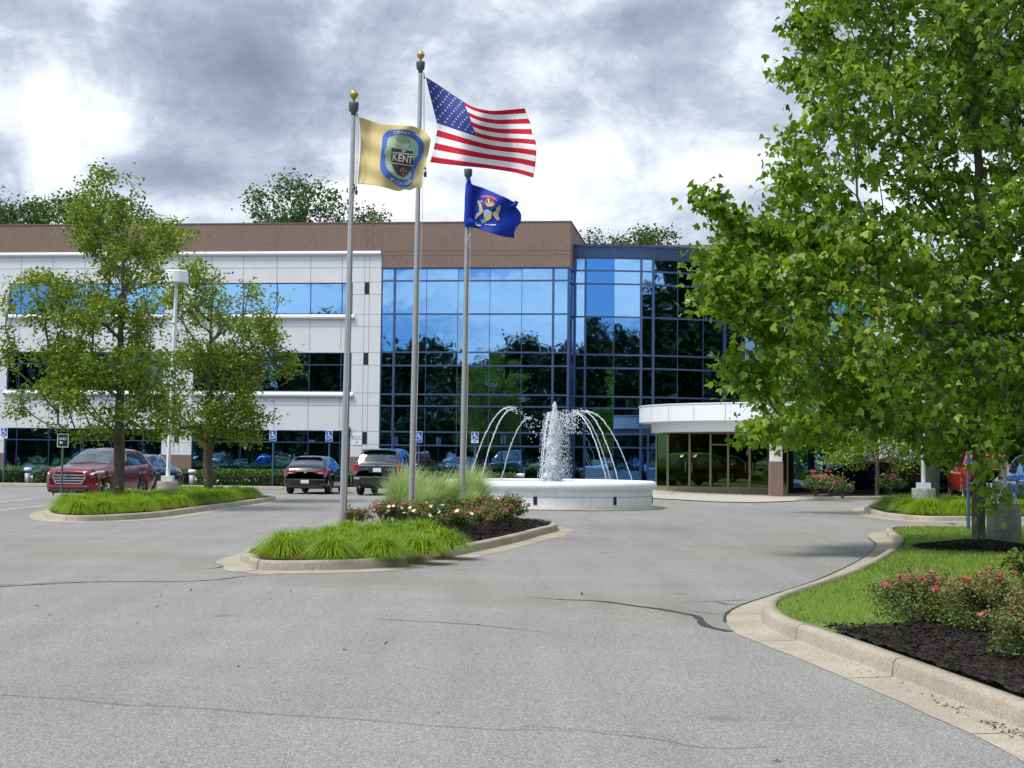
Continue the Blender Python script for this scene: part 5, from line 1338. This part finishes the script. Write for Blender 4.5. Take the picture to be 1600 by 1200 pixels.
# parking lot lamps: white pole on a concrete footing with a round drum head
def lamp(x,y,label,h=7.2,foot=.72,rf=.31,head=True,tilt=0.0):
    c=Vector((x,y,0)); t=empty('parking_lamp',c,0,label,'street lamp','white lamps of the car park')
    b=MB(); b.lathe([(.001,-.05),(rf,-.05),(rf,foot-.02),(rf-.02,foot),(.001,foot)],c,32); b.build('footing','weathered_concrete',t)
    b=MB(); s=.17; b.box(x-s,x+s,y-s,y+s,foot,foot+.16); b.build('base_cover','white_paint',t)
    b=MB(); b.tube([c+Vector((0,0,foot+.16)),c+Vector((tilt,0,h))],[.062,.052],4,smooth=False); b.build('pole','white_paint',t)
    if head:
        b=MB(); b.lathe([(.001,.38),(.31,.365),(.345,.33),(.365,.0),(.355,-.02),(.34,-.02),(.34,.06),(.001,.06)],c+Vector((tilt,0,h)),28,smooth=False); b.build('lamp_head','white_paint',t)
        b=MB(); b.lathe([(.33,.055),(.22,-.03),(.001,-.05)],c+Vector((tilt,0,h)),20); b.build('lens','lamp_clear',t)
    return t
lx=AT(262,752,50.5).x; lamp(lx,50.5,'white lamp with a round drum head between the two parking island trees',h=6.75,tilt=.12)
lamp(AT(1569,862,29.85).x,29.85,'white lamp on the big stained concrete footing right of the maple trunk',h=7.3,foot=.86,rf=.30)
lamp(AT(1443,790,47.2).x,47.2,'white lamp on a concrete footing in the small right grass island',h=7.3,foot=.80,rf=.33)
lamp(18,2,'white lamp beside the photographer, seen only in the mirror glass',h=7.3)
lamp(-20,20,'white lamp across the drive, seen only in the mirror glass',h=7.3)
# slim blue post by the maple
g=G(1513,836); t=empty('sign_post',g,0,'slim dark blue sign post standing left of the maple trunk','post')
b=MB(); b.tube([g+Vector((0,0,-.02)),AT(1513,690,g.y)],.037,8); b.build('post','post_blue',t)

# ------------------------------------------------------------------ cars
def car(label,cat,loc,heading,st,paint,win,name='parked_car',wheelr=.33,wx=(1.35,-1.30),grp=None,rear_lamp=None,head_lamp=None,glass='car_glass',front=None,rear=None,mirror=None,spoiler=None,handles=True,rimmat='rim',wscreen=None,bglass=None,scr_mat=None):
    """st: stations from nose to tail (y, z_bottom, z_belt, w_belt, z_top, w_top); the car points along its own +Y"""
    t=empty(name,loc,heading-PI/2,label,cat,grp); M=t.matrix_basis
    ys=[s[0] for s in st]; N_=90; y0,y1=ys[0],ys[-1]
    A=np.array(st)
    def stn(y):
        i=0
        while i<len(ys)-2 and y<ys[i+1]: i+=1
        u=(ys[i]-y)/(ys[i]-ys[i+1]); u=min(1,max(0,u)); return A[i]*(1-u)+A[i+1]*u
    fine=[stn(y0+(y1-y0)*i/N_) for i in range(N_+1)]
    F_=np.array(fine)
    for _ in range(2): F_[1:-1]=(F_[:-2]+2*F_[1:-1]+F_[2:])/4
    def ring(s):
        y,zb,zk,w,zt,wt=s; d=max(zt-zk,.02)
        return [(0,zb),(w*.72,zb),(w*.93,zb+.03),(w*.975,zb+.12),(w,zb+.42*(zk-zb)),(w*.995,zb+.72*(zk-zb)),(w*.965,zk-.03),(w*.93,zk),
                (w*.93+(wt-w*.93)*.30,zk+d*.33),(w*.93+(wt-w*.93)*.62,zk+d*.66),(wt+.015,zk+d*.93),(wt*.90,zt),(wt*.6,zt+.018),(wt*.3,zt+.028),(0,zt+.032)]
    K=15
    def S(y,k,side):
        f=(y0-y)/(y0-y1)*N_; i=int(min(N_-1,max(0,math.floor(f)))); u=f-i; s=F_[i]*(1-u)+F_[i+1]*u; r=ring(s)
        k0=int(min(K-2,math.floor(k))); q=k-k0; x=r[k0][0]*(1-q)+r[k0+1][0]*q; z=r[k0][1]*(1-q)+r[k0+1][1]*q
        return Vector((x*side,s[0],z))
    def nor(y,k,side):
        a=S(y+.03,k,side)-S(y-.03,k,side); b_=S(y,min(K-1.001,k+.2),side)-S(y,max(0,k-.2),side); n_=a.cross(b_)*side
        return n_.normalized()
    b=MB(); V=[];
    for i in range(N_+1):
        r=ring(F_[i]); V+= [(x,F_[i][0],z) for x,z in r]+[(-x,F_[i][0],z) for x,z in r[1:-1][::-1]]
    m=2*K-2; zw=wheelr
    V2=[]
    for (x,y,z) in V:
        for wy in wx:
            if math.hypot(y-wy,z-zw)<wheelr*1.18 and abs(x)>.45: x=math.copysign(min(abs(x),.55),x)
        V2.append((x,y,z))
    V=V2
    fs=[];mi=[]
    for i in range(N_):
        for j in range(m):
            f=(i*m+j,i*m+(j+1)%m,(i+1)*m+(j+1)%m,(i+1)*m+j); c=[sum(V[q][k] for q in f)/4 for k in range(3)]
            arch=any(math.hypot(c[1]-wy,c[2]-zw)<wheelr*1.20 for wy in wx) and abs(c[0])>.3
            fs.append(f); mi.append(1 if arch or j in (0,1,m-1,m-2) else 0)
    b.v=V; b.f=fs; b.m=mi; b.sm=[True]*len(fs); b.add(V[:m],[tuple(range(m))[::-1]]); b.add(V[-m:],[tuple(range(m))])
    def fin(b,name,mat,par=t):
        b.v=[tuple(p) for p in b.v]; o=b.build(name,mat,None); o.parent=par; return o
    body=fin(b,'body',[paint,'plastic_black'])
    def patch(name,ya,yb,ka,kb,mat,sides=(1,-1),off=.008,ny=8,nk=6,shape=None,par=t):
        for sd in sides:
            b=MB(); P=[]
            for j in range(nk+1):
                for i in range(ny+1):
                    a,c=i/ny,j/nk; y=ya+(yb-ya)*a; k=ka+(kb-ka)*c
                    if shape: y,k=shape(a,c)
                    P.append(S(y,k,sd)+nor(y,k,sd)*off)
            b.grid(P,ny+1,nk+1); fin(b,name,mat,par)
    def across(name,ya,yb,k0,mat,off=.008,mt=None,inset=0.0):
        """screen spanning the full width between two stations"""
        b=MB(); P=[];n=14; rows=10
        for j in range(rows+1):
            y=ya+(yb-ya)*j/rows
            for i in range(n+1):
                s=-1+2*i/n; k=(K-1)-(K-1-k0)*abs(s); sd=1 if s>=0 else -1; p=S(y,min(k,K-1.001),sd); nn_=nor(y,min(k,K-1.2),sd); P.append(p+nn_*off)
        b.grid(P,n+1,rows+1); return fin(b,name,mat)
    # glass
    for (ya,yb,sa,sb) in win:
        patch('side_window',ya,yb,7.25,10.2,glass,off=.010,shape=lambda a,c:( (ya+(sa if True else 0)*c)*(1-a)+(yb+sb*c)*a, 7.25+2.9*c))
    if wscreen: across('windshield',wscreen[0],wscreen[1],10.3,scr_mat or glass,.012)
    if bglass: across('rear_window',bglass[0],bglass[1],10.2,bglass[2] if len(bglass)>2 else glass,.012)
    # wheels
    for wy in wx:
        for sd in (1,-1):
            w_=MB(); xo=.0; X=(max(s[3] for s in st)-.03)*sd; W=.21
            def axl(prof,n=22,mb=w_):
                vs=[(X-sd*q,wy+r*math.cos(2*PI*j/n),wheelr+r*math.sin(2*PI*j/n)) for r,q in prof for j in range(n)]
                mb.add(vs,[(i*n+j,i*n+(j+1)%n,(i+1)*n+(j+1)%n,(i+1)*n+j) for i in range(len(prof)-1) for j in range(n)],0,True)
            R=wheelr; axl([(R*.66,.03),(R*.7,.0),(R*.93,.005),(R,.04),(R,W-.04),(R*.93,W),(R*.4,W)]); wo=fin(w_,'tyre','tyre')
            rm=MB(); axl([(R*.68,.03),(R*.62,.07),(R*.2,.10),(.001,.10)],mb=rm)
            ri=fin(rm,'rim_barrel','rim_dark'); ri.parent=wo
            sp=MB()
            for k in range(5):
                a=2*PI*k/5+.3; ca,sa_=math.cos(a),math.sin(a); q=[]
                for r,hw in ((R*.08,R*.10),(R*.66,R*.07)):
                    for e in (-1,1): q.append((X-sd*.035,wy+r*ca-e*hw*sa_,wheelr+r*sa_+e*hw*ca))
                sp.add(q,[(0,1,3,2)])
            axl([(R*.69,.01),(R*.69,.03),(R*.63,.035),(R*.63,.02),(R*.69,.01)],mb=sp); axl([(R*.14,.03),(.001,.03)],mb=sp)
            so_=fin(sp,'rim',rimmat); so_.parent=wo
    for spec in (rear_lamp or []): patch('taillight',*spec[:4],spec[4] if len(spec)>4 else 'lamp_red',off=.012)
    for spec in (head_lamp or []): patch('headlight',*spec[:4],spec[4] if len(spec)>4 else 'lamp_clear',off=.012)
    def rbox(name,x0,x1,y0_,y1_,z0,z1,mat,par=t,bev=.0):
        b=MB(); b.box(x0,x1,y0_,y1_,z0,z1); o=fin(b,name,mat,par)
        if bev: md=o.modifiers.new('bevel','BEVEL'); md.width=bev; md.segments=2
        return o
    for spec in (front or [])+(rear or []): rbox(*spec[:8],bev=spec[8] if len(spec)>8 else .01)
    if mirror:
        for sd in (1,-1):
            y,z=mirror; b=MB(); c=Vector(((S(y,7.5,1).x+.11)*sd,y,z)); n=8; vs=[]
            b.lathe([(0.001,-.07),(.09,-.06),(.11,0),(.09,.06),(.001,.075)],(0,0,0),12); b.v=[(c.x+p[0]*.9,c.y+p[1]*.5,c.z-.03+p[2]*.85) for p in b.v]; fin(b,'mirror',paint)
    if spoiler:
        y,z,wd,ln=spoiler; b=MB(); b.box(-wd,wd,y-ln,y,z-.035,z); o=fin(b,'spoiler',spoiler and 'plastic_black' if False else paint); md=o.modifiers.new('bevel','BEVEL'); md.width=.015; md.segments=2
    if handles:
        for sd in (1,-1):
            for y in (win[0][1]+.12,win[1][1]+.12) if len(win)>1 else (win[0][1]+.12,):
                p=S(y,6.2,sd); b=MB(); b.box(p.x-.02*sd-.01,p.x+.02*sd+.01,y-.09,y+.09,p.z-.015,p.z+.015); fin(b,'door_handle','chrome' if paint!='paint_black' else 'plastic_black')
    # seams between the doors
    for sd in (1,-1):
        b=MB()
        for w_ in win[:2]:
            P=[]
            for k in np.linspace(2.4,7.2,8):
                for e in (-.006,.006): P.append(S(w_[1]+e-.0,k,sd)+nor(w_[1],k,sd)*.004)
            b.add(P,[(2*i,2*i+1,2*i+3,2*i+2) for i in range(7)])
        fin(b,'door_seam','plastic_black')
    return t,S,nor
def disc_part(t,name,mat,c,rx,rz,th=.012,n=16,facing=1):
    b=MB(); vs=[(c[0]+rx*math.cos(2*PI*j/n),c[1]+(k*th)*facing,c[2]+rz*math.sin(2*PI*j/n)) for k in (0,1) for j in range(n)]
    b.add(vs,[tuple(range(n)),tuple(range(n,2*n))]+[(j,(j+1)%n,n+(j+1)%n,n+j) for j in range(n)]); o=b.build(name,mat,None); o.parent=t; return o
SUV=[(2.27,.38,.80,.70,.90,.52),(2.22,.26,.86,.84,.98,.66),(2.05,.22,.92,.90,1.03,.74),(1.7,.22,.93,.92,1.06,.76),(1.25,.22,.99,.925,1.12,.76),(.98,.22,1.03,.925,1.15,.78),(.55,.22,1.04,.925,1.42,.68),(.15,.22,1.05,.925,1.62,.62),(-.35,.22,1.06,.925,1.675,.63),(-1.2,.22,1.10,.925,1.66,.62),(-1.75,.22,1.14,.92,1.60,.60),(-1.95,.24,1.15,.91,1.50,.62),(-2.12,.27,1.14,.90,1.28,.68),(-2.22,.30,1.05,.87,1.12,.70),(-2.27,.36,.92,.78,.98,.6)]
CARP=Vector((-13.75,56.1,0))
red,S,nr=car('dark red compact crossover with a chrome grille, parked behind the left island','car',CARP,R_(-102.5),SUV,'paint_red',
    [(.50,-.30,-.38,-.05),(-.38,-1.15,0,.02),(-1.23,-1.80,.0,.12)],wheelr=.35,wx=(1.40,-1.28),wscreen=(.95,.22),scr_mat='car_glass_bright',bglass=(-1.90,-2.10),mirror=(.62,1.10),
    head_lamp=[(2.23,1.58,6.2,7.6)],rear_lamp=[(-1.98,-2.2,5.6,7.4)],
    front=[('bumper',-.74,.74,2.10,2.315,.36,.50,'paint_red',.05),('bumper_intake',-.60,.60,2.20,2.325,.27,.36,'plastic_black',.02)])
# hexagonal chrome grille with bars
b=MB(); Yg=2.272
hexo=[(-.60,.76),(-.50,.92),(.50,.92),(.60,.76),(.46,.53),(-.46,.53)]; hexi=[(-.56,.76),(-.475,.89),(.475,.89),(.56,.76),(.435,.56),(-.435,.56)]
vs=[(x,Yg+dy-.03*abs(x)/.52,z) for dy in (.03,.06) for P in (hexo,hexi) for x,z in P]
for i in range(6):
    j=(i+1)%6; b.add([vs[12+i],vs[12+j],vs[18+j],vs[18+i]],[(0,1,2,3)]); b.add([vs[i],vs[j],vs[12+j],vs[12+i]],[(0,1,2,3)])
for z in (.635,.725,.815):
    hw=.50 if z<.7 else .54 if z<.8 else .52; b.box(-hw,0,Yg-.02,Yg+.055,z-.02,z+.022); b.box(0,hw,Yg-.02,Yg+.055,z-.02,z+.022)
g_=b.build('grille','chrome',None); g_.parent=red
b=MB(); b.add([(x,Yg+.022-.03*abs(x)/.52,z) for x,z in hexi],[tuple(range(6))]); o=b.build('grille_mesh','plastic_black',None); o.parent=g_
o=disc_part(red,'emblem','emblem_blue',(0,Yg+.06,.77),.11,.045); 
for sx in (1,-1):
    b=MB(); b.box(sx*.60 if sx>0 else -.78,sx*.78 if sx>0 else -.60,2.08,2.15,.44,.56); o=b.build('fog_lamp','lamp_clear',None); o.parent=red
# black hatchback seen from behind
HB=[(2.08,.34,.62,.60,.68,.4),(2.0,.26,.74,.80,.82,.6),(1.7,.20,.82,.88,.90,.72),(1.1,.20,.90,.895,.98,.74),(.80,.20,.93,.895,1.02,.76),(.2,.20,.94,.895,1.38,.62),(-.2,.20,.95,.895,1.45,.60),(-.9,.20,.96,.895,1.46,.60),(-1.55,.20,.98,.89,1.41,.58),(-1.72,.22,.99,.885,1.28,.62),(-1.90,.24,.99,.88,1.06,.70),(-2.02,.26,.86,.865,.98,.70),(-2.08,.30,.66,.80,.84,.60)]
HEAD=BRZ+PI/2
gH=G(474.5,772.3)+BN*2.1; 
hb,S,nr=car('small black hatchback parked facing the building, left of the nearest flagpole','car',Vector((gH.x,gH.y,0)),HEAD+.02,HB,'paint_black',
    [(.30,-.35,-.25,0),(-.43,-1.15,0,-.0),(-1.22,-1.45,0,-.02)],wheelr=.315,wx=(1.26,-1.32),wscreen=(.8,.15),bglass=(-1.66,-1.90,'car_glass_bright'),mirror=(.45,1.0),
    rear_lamp=[(-1.90,-2.05,5.4,7.0),(-1.72,-1.90,5.4,7.0)],
    rear=[('taillight',.38,.72,-2.085,-2.0,.80,.93,'lamp_red'),('taillight',-.72,-.38,-2.085,-2.0,.80,.93,'lamp_red'),('reverse_lamp',.50,.70,-2.092,-2.05,.80,.835,'lamp_clear'),('reverse_lamp',-.70,-.50,-2.092,-2.05,.80,.835,'lamp_clear'),
          ('bumper',-.80,.80,-2.14,-1.95,.34,.60,'paint_black',.04),('diffuser',-.72,.72,-2.13,-1.98,.24,.335,'plastic_black',.02),('number_plate',-.16,.16,-2.152,-2.135,.42,.55,'plate_white'),
          ('reflector',.60,.76,-2.146,-2.12,.375,.40,'lamp_red'),('reflector',-.76,-.60,-2.146,-2.12,.375,.40,'lamp_red')],spoiler=(-1.52,1.45,.58,.20))
disc_part(hb,'emblem','chrome',(0,-2.10,.86),.06,.06,facing=1)
# larger black crossover seen from behind
PL=[(2.45,.38,.80,.70,.88,.5),(2.35,.30,.95,.88,1.05,.7),(2.0,.26,1.02,.97,1.12,.80),(1.3,.26,1.08,.985,1.18,.82),(1.0,.26,1.10,.985,1.22,.84),(.45,.26,1.11,.985,1.62,.72),(.1,.26,1.12,.985,1.76,.68),(-.6,.26,1.13,.985,1.79,.69),(-1.6,.26,1.15,.98,1.77,.68),(-2.0,.27,1.17,.975,1.72,.67),(-2.15,.29,1.18,.965,1.52,.72),(-2.32,.32,1.17,.95,1.24,.80),(-2.42,.36,1.0,.92,1.14,.80),(-2.46,.42,.78,.88,.94,.7)]
gP=G(587.5,774.6)+BN*2.47
pl_,S,nr=car('large dark crossover with a roof spoiler, parked between the nearest and the tallest flagpole','car',Vector((gP.x,gP.y,0)),HEAD+.01,PL,'paint_black',
    [(.48,-.35,-.25,0),(-.43,-1.25,0,0),(-1.33,-1.95,0,.0)],wheelr=.38,wx=(1.42,-1.40),wscreen=(1.0,.3),bglass=(-2.06,-2.30),mirror=(.65,1.18),
    rear_lamp=[(-2.15,-2.44,5.5,7.2)],
    rear=[('taillight',.72,.94,-2.44,-2.2,.98,1.19,'lamp_red',.03),('taillight',-.94,-.72,-2.44,-2.2,.98,1.19,'lamp_red',.03),('chrome_strip',-.72,.72,-2.475,-2.42,1.12,1.155,'chrome'),
          ('plate_recess',-.32,.32,-2.47,-2.42,.86,1.08,'plastic_black'),('number_plate',-.16,.16,-2.485,-2.46,.90,1.05,'plate_white'),
          ('bumper',-.90,.90,-2.54,-2.2,.42,.74,'plastic_black',.05),('skid_plate',-.55,.55,-2.56,-2.4,.36,.46,'paint_dark',.02),
          ('reflector',.66,.88,-2.553,-2.5,.62,.68,'lamp_clear'),('reflector',-.88,-.66,-2.553,-2.5,.62,.68,'lamp_clear')],spoiler=(-1.98,1.76,.66,.24))
disc_part(pl_,'emblem','chrome',(0,-2.49,1.14),.06,.055)
for sx in (.66,-.66):
    b=MB(); b.tube([(sx,-2.56,.33),(sx,-2.3,.33)],.055,10); o=b.build('exhaust_tip','chrome',None); o.parent=pl_
# others, half hidden
c4,_,_=car('dark car mostly hidden behind the red crossover','car',Vector((-14.1,64.8,0)),HEAD,HB,'paint_dark',[(.30,-.35,-.25,0),(-.43,-1.15,0,0),(-1.22,-1.45,0,-.02)],wheelr=.31,wx=(1.26,-1.32),wscreen=(.8,.15),bglass=(-1.66,-1.90),rear_lamp=[(-1.85,-2.04,5.6,7.0)])
SED=[(2.35,.34,.60,.60,.66,.4),(2.25,.24,.70,.82,.78,.6),(1.9,.20,.78,.89,.86,.72),(1.2,.20,.86,.90,.94,.74),(.95,.20,.90,.90,.98,.76),(.3,.20,.92,.90,1.34,.60),(-.2,.20,.93,.90,1.42,.58),(-.9,.20,.94,.90,1.40,.58),(-1.5,.20,.95,.90,1.12,.66),(-1.75,.20,.96,.895,1.04,.72),(-2.2,.22,.94,.88,1.02,.72),(-2.33,.30,.80,.82,.92,.66),(-2.38,.36,.66,.76,.74,.6)]
SW=[(.25,-.35,-.25,0),(-.43,-1.05,0,-.0)]
def sedan(label,x,y,hd,paint,grp='cars in the right hand car park'):
    return car(label,'car',Vector((x,y,0)),hd,SED,paint,SW,wheelr=.32,wx=(1.42,-1.38),wscreen=(.95,.22),bglass=(-1.0,-1.62),mirror=(.5,.98),rear_lamp=[(-2.1,-2.34,5.4,7.0)],head_lamp=[(2.25,1.9,5.8,7.4)],grp=grp,
        rear=[('bumper',-.80,.80,-2.44,-2.2,.32,.58,paint,.04),('number_plate',-.16,.16,-2.45,-2.43,.62,.74,'plate_white')])[0]
sedan('bright blue car glimpsed behind the slim trunks past the entrance bed',16.9,80.5,PI/2+.9,'paint_blue')
sedan('grey teal car with its windscreen showing, right of the blue one past the entrance bed',17.9,75.5,PI*1.5-.5,'paint_teal')
sedan('dark maroon car left of the lamp in the small right island',18.8,73,PI*.5,'paint_dark')
# red pickup truck
PK=[(2.9,.50,.90,.75,.98,.5),(2.8,.40,1.06,.94,1.16,.7),(2.3,.36,1.12,1.0,1.22,.8),(1.5,.36,1.18,1.01,1.28,.84),(1.25,.36,1.20,1.01,1.32,.86),(.7,.36,1.22,1.01,1.72,.74),(.4,.36,1.22,1.01,1.88,.70),(-.2,.36,1.22,1.01,1.92,.70),(-.9,.36,1.22,1.01,1.90,.70),(-1.05,.36,1.22,1.01,1.60,.76),(-1.12,.36,1.22,1.01,1.30,.86),(-1.4,.38,1.22,1.01,1.27,.88),(-2.8,.42,1.22,1.0,1.26,.88),(-2.88,.50,1.15,.97,1.22,.85)]
gK=G(1530,786)+Vector((.9,2.8,0))
pk,_,_=car('bright red pickup truck showing between the maple trunk and the concrete footing','pickup truck',Vector((gK.x,gK.y,0)),PI*.5-.12,PK,'paint_bright_red',[(.62,-.15,-.25,0),(-.22,-.85,0,-.02)],name='pickup_truck',wheelr=.41,wx=(1.95,-1.75),wscreen=(1.25,.5),bglass=(-1.0,-1.11),mirror=(.8,1.3),
    rear=[('bumper',-.95,.95,-3.02,-2.8,.55,.75,'chrome',.03),('taillight',.84,1.0,-2.92,-2.8,.86,1.18,'lamp_red'),('taillight',-1.0,-.84,-2.92,-2.8,.86,1.18,'lamp_red'),('number_plate',-.16,.16,-3.03,-3.0,.58,.70,'plate_white')])
# blue crossover at the right edge
bl,_,_=car('vivid blue crossover cut off by the right edge of the photo','car',Vector((15.05,47.2,0)),PI*.5-.05,PL,'paint_blue',[(.48,-.35,-.25,0),(-.43,-1.25,0,0),(-1.33,-1.95,0,.0)],wheelr=.37,wx=(1.42,-1.40),wscreen=(1.0,.3),bglass=(-2.06,-2.30),mirror=(.65,1.18),
    rear=[('taillight',.72,.94,-2.46,-2.2,.98,1.19,'lamp_red',.03),('taillight',-.94,-.72,-2.46,-2.2,.98,1.19,'lamp_red',.03),('number_plate',-.16,.16,-2.485,-2.44,.90,1.05,'plate_white'),('bumper',-.90,.90,-2.54,-2.2,.36,.70,'plastic_black',.05)],grp='cars in the right hand car park')
# a row across the drive that shows only as reflections in the ground floor glass
gm='parked row mirrored in the ground floor glass'
protos=[sedan('car in a row beyond the photographer, seen only mirrored in the ground floor glass',0,0,0,p,gm) for p in ('paint_silver','paint_blue','paint_white')]
for i in range(16):
    o=protos[i] if i<3 else copy_tree(protos[i%3]); place(o,MIRCARS(i),BRZ+(PI/2 if i%5 else PI/2+.03)+ (0 if i%3 else PI)+PI/2); tag(o,'car in a row beyond the photographer, seen only mirrored in the ground floor glass','car',gm)
